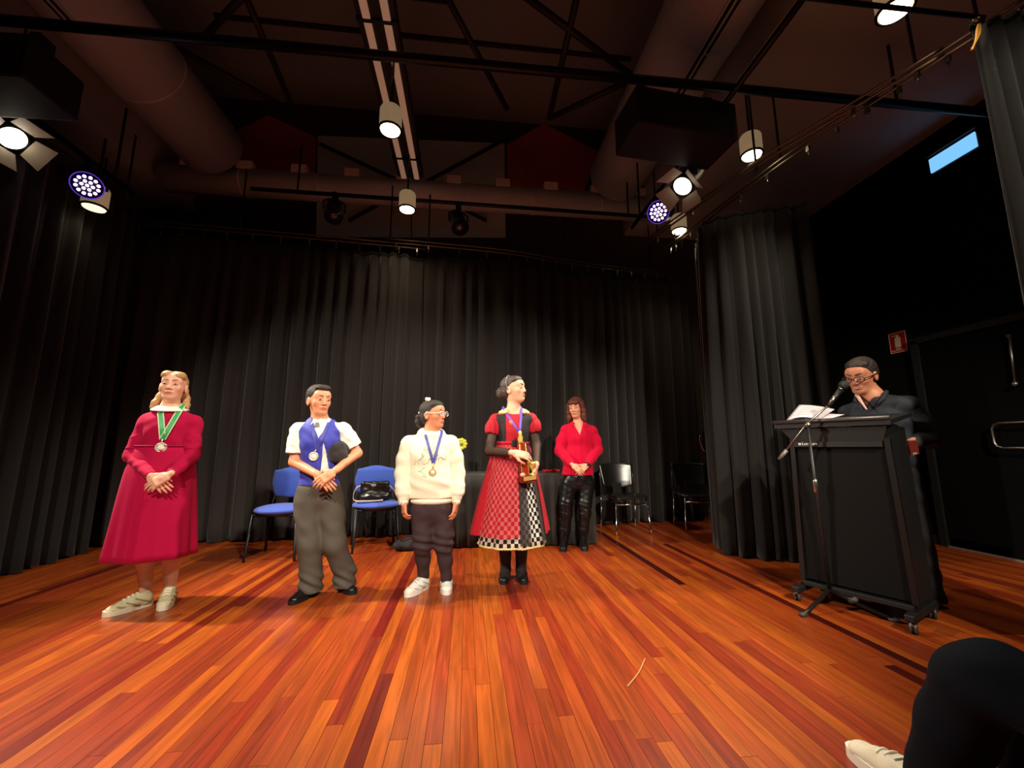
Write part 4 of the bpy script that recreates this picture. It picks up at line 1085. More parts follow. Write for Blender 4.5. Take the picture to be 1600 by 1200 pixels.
def medal(p, nl, nr, jn, dc, m_rib, m_disc, label, r=.032, w=.013, edge=None, shape='round', inner=None):
    """pixel traces laid on the clothes: nl/nr where the ribbon leaves the neck, jn where it joins, dc the disc"""
    disc_c = p.hit(*dc, .012); nrm = unit(CAM * V3(1, 1, 0) - disc_c * V3(1, 1, 0)); nrm = unit(p.f + nrm)
    e = empty('medal', tuple(disc_c)); tag(e, label, 'medal', 'medals on neck ribbons')
    for k, q in enumerate((nl, nr)):
        n_ = 6; pts = []
        for i in range(n_):
            t = i / (n_ - 1); x = q[0] * (1 - t) + jn[0] * t; y = q[1] * (1 - t) + jn[1] * t
            pts.append(p.hit(x, y, .006 + .002 * k))
        pts = [pts[0] - p.f * .05 + V3(0, 0, .03)] + pts
        side = unit(np.cross(pts[-1] - pts[1], nrm))
        r_ = ribbon(pts, lambda i, t, s_=side: s_ * w, 'ribbon', m_rib, e, .0025 if True else 0, 4, True)
        if edge is not None:
            for g in (-1, 1): ribbon([x + side * w * g + nrm * .002 for x in pts], lambda i, t, s_=side: s_ * .003, 'ribbon_edge', edge, r_, .003, 4, True)
    MB().tube([p.hit(*jn, .008), disc_c + V3(0, 0, r)], .005, 8).build('link', m_disc, e, True)
    if shape == 'round': d = MB().lathe([(r * .5, -.004), (r, -.003), (r, .004), (r * .82, .005), (r * .8, .003), (.002, .003)], disc_c, nrm, 28).build('disc', m_disc, e, True)
    else: d = MB().box(disc_c, (r * 1.6, .008, r * 1.8), p.R, .004).build('disc', m_disc, e, True)
    if inner is not None: MB().lathe([(r * .62, .0045), (r * .6, .0065), (.002, .0065)], disc_c, nrm, 20).build('emblem', inner, d, True)
    return e
def clasp(p, wa, wb, fw_over=.03, L=.95, over='b', drop=-.1):
    """hands crossed in front of the body; wa/wb wrists of image-left / image-right arms"""
    f = p.f; l = p.l; z = V3(0, 0, 1)
    da = unit(l * .72 - z * .62 + f * .15); db = unit(-l * .75 - z * .60 + f * .12)
    if over == 'b':
        p.hand(wa, da, f * .9 + z * .5, thumb=1, L=L, curl=.22); p.hand(wb + f * fw_over, db, f * .9 + z * .45, thumb=-1, L=L, curl=.28)
    else:
        p.hand(wb, db, f * .9 + z * .5, thumb=-1, L=L, curl=.22); p.hand(wa + f * fw_over, da, f * .9 + z * .45, thumb=1, L=L, curl=.28)
Z = V3(0, 0, 1)
# ================================================================== girl in the long crimson dress
p = Person(fl(240, 947), 13, skin_mat('skin_fair', (226, 166, 138)), 'girl in a long crimson dress with a green medal ribbon, hands clasped')
hc = p.P(271, 604, .02); nk = p.P(266, 640); sa, sb = p.P(232, 661), p.P(301, 662)
ea, eb = p.P(206, 712, .02), p.P(300, 712, .03); wa, wb = p.P(236, 744, .21), p.P(266, 742, .20)
pel = p.P(254, 765); ch = p.P(262, 672)
ha, hb = pel - p.l * .085 - Z * .05, pel + p.l * .085 - Z * .05
aa, ab = fl(224, 942), fl(263, 938); aa = V3(aa[0], aa[1], .10); ab = V3(ab[0], ab[1], .10)
ka, kb = (ha + aa) / 2 + p.f * .02, (hb + ab) / 2 + p.f * .02
p.head(hc, 20, -4, 3, 1.03, nk, .048, brow=(150, 110, 80))
p.torso(pel, ch, nk, sa, sb, .13, .125); p.arm(sa, ea, wa, (.042, .034, .024)); p.arm(sb, eb, wb, (.042, .034, .024))
p.leg(ha, ka, aa, (.075, .054, .036)); p.leg(hb, kb, ab, (.075, .054, .036)); clasp(p, wa, wb, .03, .95, 'b')
p.build()
Mcrim = mat('crimson_wool', srgb(172, 0, 58), .85, var=.06, scale=30, bump=.12, bscale=500, sheen=.03, spec=.2)
S = SDF(.006, .03); p.torso(pel + Z * .2, ch, nk - Z * .03, sa, sb, .10, .13, S, .014); S.cap(sa, sb, .046, .046, k=.03); S.cap(nk - Z * .02, sa, .04, .05, k=.03); S.cap(nk - Z * .02, sb, .04, .05, k=.03)
p.arm(sa, ea, ea * .08 + wa * .92, (.046, .040, .027), S, .012); p.arm(sb, eb, eb * .08 + wb * .92, (.046, .040, .027), S, .012)
S.cut(p.P(258, 702), -Z * 1.0); S.ell(nk + Z * .02 + p.f * .03, (.07, .07, .035), p.R, sub=True, k=.01)
# keep the forearms: they hang below the cut, so model the sleeves on their own
bod = p.cloth(S, 'dress_bodice', Mcrim, lambda v: wob(v, .0025, 24, 1))
for (a_, b_, c_) in ((sa, ea, wa), (sb, eb, wb)):
    S = SDF(.0055, .02); S.chain([a_, a_ * .5 + b_ * .5, b_, b_ * .45 + c_ * .55, b_ * .06 + c_ * .94], [.054, .052, .047, .039, .033])
    p.cloth(S, 'sleeve', Mcrim, lambda v: wob(v, .0022, 40, 2), bod)
w0 = p.P(257, 698); hem = p.P(237, 868); hem = hem + p.f * .02
e_ = lambda t: t ** .82
rg = ring_lerp((w0 + Z * .01, .162, .125), (w0 * .82 + hem * .18, .195, .15), 4) + ring_lerp((w0 * .78 + hem * .22, .20, .155), (hem, .255, .20), 14, e_)
loft('dress_skirt', rg, Mcrim, bod, n=160, fold=lambda th, t: 1 + t ** 1.3 * (.045 * math.sin(7 * th + .6) + .022 * math.sin(15 * th + 1)) - (.03 * t if abs((th % (2 * math.pi)) - 4.6) < .05 else 0), lat=p.l, fwd=p.f)
rb = MB(); wr = [w0 + p.R @ V3(.168 * math.cos(t), .131 * math.sin(t), .005) for t in np.linspace(0, 2 * math.pi, 40)]; rb.tube(wr, .005, 6, False); rb.build('waist_seam', Mcrim, bod, True)
Mcol = mat('collar_white', srgb(244, 240, 225), .7, var=.03)
S = SDF(.0045, .012)
for t in np.linspace(-.4, math.pi + .4, 34):
    c = nk + p.R @ V3(.072 * math.cos(t), -.070 * math.sin(t), .018 - .014 * math.sin(t)); c2 = c + p.R @ V3(.030 * math.cos(t), -.034 * math.sin(t), -.020)
    S.cap(c, c2, .009, .007)
p.cloth(S, 'collar', Mcol)
# blond hair tied back, hanging to the shoulders
Mblond = mat('hair_blond', srgb(176, 132, 84), .55, var=.3, scale=60, stretch=(6, 6, 1), bump=.3, bscale=90)
H = p.H; S = SDF(.0045, .02)
S.ell(H(0, .026, .034), (.0775, .092, .083), p.hR); S.ell(H(0, .05, -.01), (.070, .060, .075), p.hR)
for sx in (-1, 1): S.chain([H(sx * .058, .055, -.02), H(sx * .074, .05, -.07), H(sx * .088, .03, -.12), H(sx * .100, .015, -.155)], [.022, .022, .020, .010], k=.02)
S.cap(H(0, .07, -.02), H(0, .07, -.15), .06, .05); [S.ell(H(sx * .034, -.032, .068), (.040, .054, .036), p.hR, k=.006) for sx in (-1, 1)]; S.ell(H(0, -.104, -.036), (.066, .084, .098), p.hR, sub=True, k=.008); S.ell(H(0, -.03, -.09), (.056, .07, .05), p.hR, sub=True, k=.01)
for sx in (-1, 1): S.ell(H(sx * .082, .008, -.012), (.016, .022, .030), p.hR, sub=True, k=.006)
p.cloth(S, 'hair', Mblond, lambda v: wob(v, .0008, 90, 3))
Mpan1 = mat('overlay_olive', srgb(150, 142, 100), .6, var=.15); Msn1 = mat('sneaker_cream', srgb(200, 190, 152), .6, var=.12, scale=50); Mso1 = mat('sole_cream', srgb(230, 222, 196), .6, var=.05); Mlace1 = mat('lace_cream', srgb(240, 235, 215), .7, var=.03)
q = fl(238, 944); t_ = fl(172, 962); p.shoe(q, t_, Msn1, Mso1, .255, .085, .046, lace=Mlace1, panel=Mpan1)
q = fl(266, 936); t_ = fl(252, 957); p.shoe(q, q + unit(t_ - q) * .27, Msn1, Mso1, .255, .085, .046, lace=Mlace1, panel=Mpan1)
Mgr = mat('ribbon_green', srgb(40, 160, 84), .5, var=.05); Mgre = mat('ribbon_edge_pale', srgb(200, 215, 175), .6, var=.03)
medal(p, (251, 645), (283, 637), (254, 686), (251.5, 699), Mgr, M_silver, 'silver medal on a green ribbon round the neck of the girl in crimson', .033, .015, Mgre, inner=mat('medal_white', srgb(240, 236, 215), .5, var=.04))

# ================================================================== boy in the blue waistcoat
p = Person(fl(507, 930), 9, skin_mat('skin_tan', (222, 150, 112)), 'boy in a blue waistcoat, white shirt and grey trousers holding a black hat')
hc = p.P(499, 626, .02); nk = p.P(500, 657); sa, sb = p.P(467, 672), p.P(536, 672)
ea, eb = p.P(460, 722, .02), p.P(558, 708, -.02); wa, wb = p.P(496, 742, .20), p.P(522, 737, .20)
pel = p.P(498, 775); ch = p.P(500, 690)
ha, hb = p.P(481, 785), p.P(517, 785); aa, ab = fl(484, 932), fl(537, 924); aa = V3(aa[0], aa[1], .09); ab = V3(ab[0], ab[1], .09)
ka, kb = p.P(484, 850, .03), p.P(522, 850, .03)
p.head(hc, 42, 2, 0, 1.05, nk, .047, jaw=1.1, brow=(120, 82, 62))
p.torso(pel, ch, nk, sa, sb, .12, .125); p.arm(sa, ea, wa, (.044, .038, .025)); p.arm(sb, eb, wb, (.044, .038, .025))
p.leg(ha, ka, aa); p.leg(hb, kb, ab); clasp(p, wa, wb, .03, 1.0, 'b')
p.build()
Mshirt = mat('shirt_white', srgb(238, 236, 226), .75, var=.03, bump=.1, bscale=300)
S = SDF(.006, .03); p.torso(pel + Z * .06, ch, nk - Z * .02, sa, sb, .125, .13, S, .012); S.cut(p.P(498, 768), -Z)
sh = p.cloth(S, 'shirt', Mshirt, lambda v: wob(v, .002, 40, 1))
for (a_, b_) in ((sa, ea), (sb, eb)):
    S = SDF(.0055, .02); d_ = unit(b_ - a_); e1 = a_ + (b_ - a_) * .74; S.chain([a_, (a_ + e1) / 2, e1 + d_ * .06], [.062, .064, .068]); S.cut(e1, d_); p.cloth(S, 'sleeve', Mshirt, lambda v: wob(v, .003, 36, 4), sh)
S = SDF(.0045, .01)
for t in np.linspace(-.6, math.pi + .6, 15):
    c = nk + p.R @ V3(.062 * math.cos(t), -.058 * math.sin(t), .018 - .012 * math.sin(t)); c2 = c + p.R @ V3(.012 * math.cos(t), -.014 * math.sin(t), -.03); S.cap(c, c2, .007, .007)
for sx in (-1, 1): S.cap(nk + p.R @ V3(sx * .02, -.074, -.002), nk + p.R @ V3(sx * .045, -.086, -.035), .010, .004)
p.cloth(S, 'collar', Mshirt, None, sh)
Mvest = mat('waistcoat_blue', srgb(50, 56, 168), .6, var=.08, scale=30, bump=.1, bscale=300, sheen=.15)
S = SDF(.006, .03); p.torso(pel + Z * .04, ch, nk - Z * .03, sa + p.l * .035, sb - p.l * .035, .130, .135, S, .022)
S.cut(p.P(498, 757), -Z)
def lz(px, py): q_ = p.R.T @ (p.P(px, py, .13) - p.p0); return (q_[0], q_[2])
S.tri([lz(482, 646), lz(519, 646), lz(497, 686)], p.R, p.p0, -.4, 0.0); S.tri([lz(505, 688), lz(497, 760), lz(517, 760)], p.R, p.p0, -.4, 0.0)
for (a_, b_) in ((sa, ea), (sb, eb)): S.cap(a_ + (a_ - b_) * .1, a_ * .55 + b_ * .45, .070, .062, k=.008, sub=True)
p.cloth(S, 'waistcoat', Mvest, lambda v: wob(v, .002, 28, 2))
MB().prism([nk + p.R @ V3(x, -.098, z_) for x, z_ in ((-.02, -.055), (.02, -.055), (.012, -.02), (-.012, -.02))], p.f * .006).build('neck_brooch', mat('brooch_silver', srgb(190, 190, 180), .3, .7, var=.05), sh, True)
Mtr = mat('trousers_grey', srgb(82, 76, 66), .8, var=.08, scale=40, bump=.15, bscale=400)
S = SDF(.007, .035); S.ell(pel, (.155, .115, .13), p.R, k=.04); S.ell(pel + Z * .06, (.148, .112, .08), p.R, k=.04)
for (h_, k_, a_) in ((ha, ka, aa), (hb, kb, ab)):
    S.chain([h_, k_, a_ + Z * .05, a_ - Z * .05], [.098, .082, .076, .084], k=.03)
S.cut(V3(0, 0, .036), -Z); S.cut(pel + Z * .125, Z)
zf = lambda v: .0075 * np.exp(-((v[:, 2] - .10) / .07) ** 2) * np.sin(v[:, 2] * 85 + v[:, 0] * 45 + v[:, 1] * 30) + wob(v, .002, 18, 3) + .003 * np.exp(-((v[:, 2] - .5) / .12) ** 2) * np.sin(v[:, 2] * 45 + v[:, 0] * 40)
p.cloth(S, 'trousers', Mtr, zf)
Mhair = mat('hair_black', srgb(54, 46, 42), .62, var=.4, scale=70, stretch=(5, 5, 1), bump=.5, bscale=120, spec=.35)
H = p.H; S = SDF(.0045, .015); c_ = 1.05
S.ell(H(0, .026, .045), np.array((.080, .094, .078)) * c_, p.hR); S.ell(H(0, .045, .0), np.array((.077, .07, .065)) * c_, p.hR); S.ell(H(0, -.05, .088), np.array((.055, .045, .026)) * c_, p.hR)
S.ell(H(0, -.098, -.012), np.array((.072, .075, .075)) * c_, p.hR, sub=True, k=.008); S.cut(H(0, 0, -.045), p.hR @ V3(0, -.3, -1))
for sx in (-1, 1): S.ell(H(sx * .082, .01, -.014), np.array((.018, .026, .036)) * c_, p.hR, sub=True, k=.004)
p.cloth(S, 'hair', Mhair, lambda v: wob(v, .0012, 120, 3))
Mbshoe = mat('shoe_black', srgb(20, 19, 19), .3, var=.1, spec=.6); Mbsole = mat('sole_black', srgb(16, 15, 15), .6, var=.05)
q = fl(494, 925); t_ = fl(461, 942); p.shoe(q, t_, Mbshoe, Mbsole, .27, .07, .044, 'shoe', lace=M_rubber)
q = fl(527, 918); t_ = fl(556, 930); p.shoe(q, t_, Mbshoe, Mbsole, .25, .07, .044, 'shoe', lace=M_rubber)
Mblu = mat('ribbon_blue', srgb(60, 62, 160), .5, var=.05)
medal(p, (488, 664), (512, 664), (494, 703), (490, 713), Mblu, M_silver, 'silver medal hanging in front of the blue waistcoat of the boy', .032, .010, inner=MATS['medal_white'])
ht = empty('hat', tuple(p.P(527, 706, .07))); tag(ht, 'black felt hat tucked under the arm of the boy', 'hat')
S = SDF(.006, .02); c0 = np.array(ht.location); S.ell(c0, (.066, .055, .078), p.R @ roty(.5)); S.ell(c0 + p.R @ V3(.01, -.01, -.03), (.072, .052, .05), p.R)
v_, f_ = S.mesh(); link_mesh('crown', v_ + vnormals(v_, f_) * wob(v_, .003, 30)[:, None] - c0, f_, mat('felt_black', srgb(40, 34, 33), .9, var=.15, scale=60, sheen=.2), ht)
MB().lathe([(.06, -.003), (.088, -.001), (.088, .003), (.06, .005)], p.R @ V3(.0, .03, .0), p.R @ V3(.25, .9, .15), 30, False).build('brim', MATS['felt_black'], ht)

# ================================================================== girl in the white hoodie
p = Person(fl(674, 925), 4, skin_mat('skin_warm', (220, 144, 108)), 'girl with glasses in a white hoodie and dark joggers, arms at her sides')
hc = p.P(677, 648, .02); nk = p.P(674, 678); sa, sb = p.P(640, 694), p.P(704, 693)
ea, eb = p.P(630, 740), p.P(714, 738); wa, wb = p.P(631, 784, .05), p.P(713, 783, .05)
pel = p.P(675, 790); ch = p.P(673, 712)
ha, hb = p.P(660, 800), p.P(690, 800); aa, ab = fl(661, 920), fl(697, 922); aa = V3(aa[0], aa[1], .10); ab = V3(ab[0], ab[1], .10)
ka, kb = p.P(660, 848, .02), p.P(693, 848, .02)
p.head(hc, 62, -2, 0, 1.0, nk, .045, jaw=1.05, brow=(120, 80, 60))
p.torso(pel, ch, nk, sa, sb, .13, .13); p.arm(sa, ea, wa, (.042, .036, .025)); p.arm(sb, eb, wb, (.042, .036, .025))
p.leg(ha, ka, aa); p.leg(hb, kb, ab)
p.hand(wa, -Z + p.f * .15 + p.l * .1, -p.l + p.f * .5, thumb=-1, L=.92, curl=.55); p.hand(wb, -Z + p.f * .2 - p.l * .15, p.l + p.f * .5, thumb=1, L=.92, curl=.3)
p.build()
Mhood = mat('hoodie_offwhite', srgb(236, 234, 208), .85, var=.03, bump=.15, bscale=300, sheen=.2)
S = SDF(.006, .04); p.torso(pel + Z * .09, ch, nk - Z * .04, sa, sb, .165, .158, S, .022); S.ell((pel + ch) / 2 + Z * .01, (.175, .135, .15), p.R)
for t in np.linspace(0, 2 * math.pi, 16, False): 
    c = nk + p.R @ V3(.078 * math.cos(t), .07 * math.sin(t) + .005, .005 + .022 * math.sin(t)); S.ell(c, (.03, .03, .028), k=.02)
S.ell(nk + p.R @ V3(0, .08, -.02), (.09, .05, .05), p.R, k=.03); S.cut(p.P(675, 777), -Z); S.ell(nk + Z * .03 - p.f * .01, (.056, .055, .05), p.R, sub=True, k=.008)
hd = p.cloth(S, 'hoodie', Mhood, lambda v: wob(v, .0022, 18, 2) + .003 * np.sin(v[:, 2] * 70 + v[:, 0] * 25) * np.exp(-((v[:, 2] - .80) / .07) ** 2))
for (a_, b_, c_, s_) in ((sa, ea, wa, -1), (sb, eb, wb, 1)):
    S = SDF(.006, .02); S.chain([a_, a_ * .5 + b_ * .5 + p.l * s_ * .008, b_, b_ * .4 + c_ * .6 + p.l * s_ * .004, b_ * .14 + c_ * .86], [.066, .066, .062, .058, .044]); p.cloth(S, 'sleeve', Mhood, lambda v: wob(v, .0018, 26, 5) + .003 * np.sin(v[:, 2] * 90) * np.exp(-((v[:, 2] - .74) / .06) ** 2), hd)
    S = SDF(.0055, .01); S.cap(b_ * .16 + c_ * .84, b_ * -.0 + c_ * 1.0, .036, .034); p.cloth(S, 'cuff', Mhood, None, hd)
S = SDF(.006, .01); S.ell(p.P(675, 781), (.165, .125, .05), p.R); S.cut(p.P(675, 776), Z); S.cut(p.P(675, 786), -Z); p.cloth(S, 'waistband', Mhood, None, hd)
# faint line drawing printed on the front
Mpr = mat('print_grey', srgb(176, 168, 140), .8, var=.1); rr = random.Random(9)
for k in range(16):
    x_, y_ = rr.uniform(652, 694), rr.uniform(702, 746); pts = []
    for i in range(4):
        pts.append(p.hit(x_, y_, .0012)); x_ += rr.uniform(-7, 7); y_ += rr.uniform(-8, 8)
    if max(np.linalg.norm(pts[i + 1] - pts[i]) for i in range(3)) < .09: MB().tube(spline(pts, 3), .0018, 5).build('print_stroke', Mpr, hd, True)
Mjog = mat('joggers_brown', srgb(56, 38, 42), .85, var=.08, bump=.12, bscale=300)
S = SDF(.0065, .03); S.ell(pel - Z * .01, (.152, .118, .135), p.R, k=.04)
for (h_, k_, a_) in ((ha, ka, aa), (hb, kb, ab)): S.chain([h_, k_ + Z * .05, k_ - Z * .02, k_ * .5 + a_ * .5, a_ - Z * .02], [.090, .074, .066, .052, .042], k=.03)
S.cut(pel + Z * .1, Z)
p.cloth(S, 'joggers', Mjog, lambda v: wob(v, .0025, 26, 1) + .008 * np.exp(-((v[:, 2] - .36) / .06) ** 2) * np.sin(v[:, 2] * 100 + v[:, 0] * 20))
Mwsh = mat('sneaker_white', srgb(232, 230, 220), .55, var=.05); Mwso = mat('sole_white', srgb(240, 238, 230), .5, var=.03); Mgl = mat('lace_grey', srgb(190, 190, 184), .7, var=.05)
q = fl(668, 917); t_ = fl(634, 934); p.shoe(q, t_, Mwsh, Mwso, .255, .085, .046, lace=Mgl, panel=Mgl)
q = fl(697, 913); t_ = fl(698, 940); p.shoe(q, t_, Mwsh, Mwso, .25, .085, .046, lace=Mgl, panel=Mgl)
H = p.H; S = SDF(.0045, .015)
S.ell(H(0, .028, .038), (.078, .092, .082), p.hR); S.ell(H(0, .05, -.015), (.074, .06, .065), p.hR); S.ell(H(0, -.022, .072), (.068, .060, .040), p.hR); S.ell(H(0, -.102, -.032), (.078, .082, .090), p.hR, sub=True, k=.010)
for sx in (-1, 1): S.ell(H(sx * .082, .008, -.012), (.018, .026, .036), p.hR, sub=True, k=.004)
hr = p.cloth(S, 'hair', Mhair, lambda v: wob(v, .0005, 110, 3))
S = SDF(.0045, .015); pts = [H(.0, .10, .01), H(-.0, .135, -.02), H(.0, .14, -.06), H(.0, .12, -.10)]; S.chain(pts, [.020, .026, .024, .010]); p.cloth(S, 'ponytail', Mhair, lambda v: .003 * np.sin(v[:, 2] * 140), hr)
bw = MB(); bw.ell(H(-.055, .02, .115), (.024, .014, .016), p.hR @ roty(.5), 12, 8); bw.ell(H(-.02, .03, .122), (.022, .014, .014), p.hR @ roty(-.5), 12, 8); bw.build('hair_bow', mat('bow_white', srgb(245, 240, 235), .6, var=.03), hr, True)
MB().ell(H(-.03, .105, .02), (.012, .012, .012)).build('hair_tie', MATS['bow_white'], hr, True)
# glasses
def glasses(p, m, w=.027, h=.019, lensm=None, r=.0022, label=None, parent=None):
    e = empty('glasses', tuple(p.H(0, -.1, .002))); tag(e, label, 'glasses')
    fr_ = None
    for sx in (-1, 1):
        pts = [p.H(sx * .033 + w * math.cos(t), -.107 + .35 * (abs(sx * .033 + w * math.cos(t)) ** 2) * 6, .001 + h * math.sin(t)) for t in np.linspace(0, 2 * math.pi, 25)]
        MB().tube(pts, r, 6, False).build('rim', m, e, True)
        MB().prism([q_ for q_ in pts[:-1]], p.hR @ V3(0, .0012, 0)).build('lens', lensm, e, True)
        MB().tube(spline([p.H(sx * .060, -.098, .006), p.H(sx * .080, -.05, .006), p.H(sx * .0845, .015, .006), p.H(sx * .084, .03, -.012)], 4), r, 6).build('temple', m, e, True)
    MB().tube([p.H(-.008, -.108, .005), p.H(0, -.111, .008), p.H(.008, -.108, .005)], r, 6).build('bridge', m, e, True)
Mlens = mat('clear_lens', srgb(200, 200, 200), .05, alpha=.04, spec=.3)
glasses(p, mat('frame_clear', srgb(235, 225, 215), .3, var=.03), .026, .018, Mlens, .0022, 'clear-framed glasses worn by the girl in the white hoodie')
S = SDF(.0045, .006); d_ = unit(wa - ea); S.cap(wa - d_ * .012, wa + d_ * .012, .034, .034, k=.003); S.cut(wa + d_ * .014, d_); S.cut(wa - d_ * .014, -d_)
wt = empty('wrist_watch', tuple(wa)); tag(wt, 'white wrist watch on the girl in the white hoodie', 'watch')
v_, f_ = S.mesh(); link_mesh('watch_strap', v_ - wa, f_, M_white, wt)
MB().lathe([(.020, 0), (.021, .006), (.016, .010)], (-p.l + p.f * .8) * .024, -p.l + p.f * .8, 18).build('watch_face', mat('watch_face', srgb(215, 215, 210), .3, var=.04), wt)
Mvio = mat('ribbon_violet_blue', srgb(78, 80, 165), .5, var=.05)
medal(p, (665, 680), (690, 677), (677, 724), (676, 738), Mvio, M_gold, 'gold medal on a blue ribbon on the white hoodie', .026, .010, inner=MATS['medal_white'])
# ================================================================== girl in the red and black costume dress
p = Person(fl(802, 912), 2, skin_mat('skin_light', (232, 176, 144)), 'girl in a red and black costume dress with checked skirt, holding a trophy')
hc = p.P(803, 609, .02); nk = p.P(803, 642); sa, sb = p.P(775, 657), p.P(829, 656)
ea, eb = p.P(764, 704, .05), p.P(838, 695, .0); wa, wb = p.P(803, 708, .25), p.P(838, 726, .16)
pel = p.P(802, 740); ch = p.P(802, 672)
ha, hb = pel - p.l * .08 - Z * .04, pel + p.l * .08 - Z * .04; aa, ab = fl(790, 908), fl(814, 908); aa = V3(aa[0], aa[1], .09); ab = V3(ab[0], ab[1], .09)
ka, kb = (ha + aa) / 2 + p.f * .02, (hb + ab) / 2 + p.f * .02
p.head(hc, 58, -6, 0, 1.02, nk, .044, jaw=.95, smile=1.0, brow=(120, 84, 66))
p.torso(pel, ch, nk, sa, sb, .13, .118); p.arm(sa, ea, wa, (.038, .032, .022)); p.arm(sb, eb, wb, (.038, .032, .022)); p.leg(ha, ka, aa, (.07, .052, .034)); p.leg(hb, kb, ab, (.07, .052, .034))
p.hand(wa, p.l * .95 - Z * .18 + p.f * .12, p.f * .8 + Z * .6, thumb=-1, L=.95, curl=.32)
p.hand(wb, -Z * .85 - p.l * .3 + p.f * .45, p.l * .9 + p.f * .4, thumb=1, L=.95, curl=.6)
p.build()
Mvel = mat('velvet_red', srgb(178, 0, 30), .8, var=.1, scale=30, sheen=.05, bump=.12, bscale=400)
Mblk = mat('costume_black', srgb(32, 24, 28), .8, var=.12, scale=30)
S = SDF(.006, .03); p.torso(pel + Z * .1, ch, nk - Z * .05, sa, sb, .11, .122, S, .013); S.cut(p.P(802, 700), -Z); S.ell(nk + Z * .005 + p.f * .05, (.078, .06, .045), p.R, sub=True, k=.006)
bod = p.cloth(S, 'bodice', Mvel, lambda v: wob(v, .0015, 30))
S = SDF(.006, .03); p.torso(pel + Z * .1, ch, nk - Z * .05, sa + p.l * .02, sb - p.l * .02, .114, .126, S, .017); S.cut(p.P(802, 699), -Z)
S.box(p.P(802, 680, .10), (.062, .2, .25), p.R, .01, sub=True, k=.004); S.cut(nk - Z * .035, Z)
p.cloth(S, 'black_side_panels', Mblk, None, bod)
for (a_, b_, s_) in ((sa, ea, -1), (sb, eb, 1)):
    S = SDF(.0055, .02); m_ = a_ * .62 + b_ * .38 + p.l * s_ * .004; d_ = unit(b_ - a_); S.ell(m_ * .65 + a_ * .35 + p.l * s_ * .008, (.066, .066, .07), p.R); S.cap(a_, m_, .055, .060); S.cut(m_ + d_ * .025, d_); p.cloth(S, 'puff_sleeve', Mvel, lambda v: .002 * np.sin(v[:, 0] * 160 + v[:, 1] * 90), bod)
Msheer = mat('sheer_black', srgb(36, 26, 26), .8, alpha=.72, var=.1, scale=200)
for (a_, b_, c_, q_) in ((sa, ea, wa, .78), (sb, eb, wb, .88)):
    S = SDF(.005, .015); S.chain([a_ * .6 + b_ * .4, b_, b_ * (1 - q_) + c_ * q_], [.043, .040, .031]); p.cloth(S, 'sheer_sleeve', Msheer, None, bod)
Mgold2 = mat('gold_brocade', srgb(226, 206, 140), .6, .1, var=.3, scale=70)
S = SDF(.0045, .012)
for sx in (-1, 1):
    for i, (dx, dz) in enumerate(((.068, -.012), (.088, -.020), (.106, -.032), (.076, -.030))): S.ell(nk + p.R @ V3(sx * dx, -.016 - .026 * (i == 3), dz + .012), (.026, .042, .020), p.R, k=.008)
p.cloth(S, 'gold_collar', Mgold2, lambda v: .0025 * np.sin(v[:, 0] * 260) * np.sin(v[:, 1] * 240), bod)
# checked underskirt
mc = bpy.data.materials.new('check_black_white'); mc.use_nodes = True; nt = mc.node_tree; b = nt.nodes['Principled BSDF']; b.inputs['Roughness'].default_value = .7
uvn = nt.nodes.new('ShaderNodeUVMap'); mp = nt.nodes.new('ShaderNodeMapping'); mp.inputs['Scale'].default_value = (30, 32, 1); nt.links.new(uvn.outputs[0], mp.inputs[0])
frc = nt.nodes.new('ShaderNodeVectorMath'); frc.operation = 'FRACTION'; nt.links.new(mp.outputs[0], frc.inputs[0])
ck = nt.nodes.new('ShaderNodeTexChecker'); ck.inputs['Scale'].default_value = 1.0; ck.inputs['Color1'].default_value = srgb(240, 236, 226); ck.inputs['Color2'].default_value = srgb(20, 18, 20)
nt.links.new(mp.outputs[0], ck.inputs['Vector']); nt.links.new(ck.outputs['Color'], b.inputs['Base Color'])
wst = p.P(801, 693); hem = p.P(800, 848) 
f1 = lambda th, t: 1 + t * (.035 * math.sin(9 * th + 1) + .02 * math.sin(17 * th))
rg = ring_lerp((wst, .120, .10), (hem, .265, .22), 14, lambda t: t ** .75)
us = loft('checked_skirt', rg, mc, bod, n=160, fold=f1, lat=p.l, fwd=p.f)
# gold lace trim on the hem
tr_ = MB(); pts = []
for k in range(161):
    th = 2 * math.pi * k / 160; g = f1(th, 1); pts.append(hem + (p.l * math.cos(th) * .265 - p.f * math.sin(th) * .22) * g + Z * (-.004 + .006 * (k % 2)))
tr_.tube(pts, .008, 6, False); tr_.build('hem_trim', Mgold2, us, True)
# red net overskirt, open in front
Mnet = mat('red_net', srgb(200, 0, 34), .8, alpha=.66, var=.12, scale=60, sheen=.05)
hem2 = p.P(797, 830)
f2 = lambda th, t: 1 + t * (.05 * math.sin(6 * th + .4) + .025 * math.sin(13 * th))
rg2 = ring_lerp((wst + Z * .005, .128, .107), (hem2, .318, .27), 14, lambda t: t ** .72)
loft('net_overskirt', rg2, Mnet, bod, math.radians(-32), math.radians(277), 130, f2, 0, p.l, p.f)
Mbnet = mat('black_net', srgb(44, 34, 34), .8, alpha=.84, var=.15, scale=80)
rg3 = ring_lerp((wst + Z * .006, .130, .109), (p.P(800, 843), .305, .25), 14, lambda t: t ** .75)
loft('black_sash', rg3, Mbnet, bod, math.radians(276), math.radians(293), 12, f2, 0, p.l, p.f)
loft('black_sash', rg3, Mbnet, bod, math.radians(310), math.radians(331), 12, f2, 0, p.l, p.f)
wbd = MB(); wbd.tube([wst + p.R @ V3(.130 * math.cos(t), .108 * math.sin(t), .004) for t in np.linspace(0, 2 * math.pi, 40)], .013, 8, False); wbd.build('waistband', Mvel, bod, True)
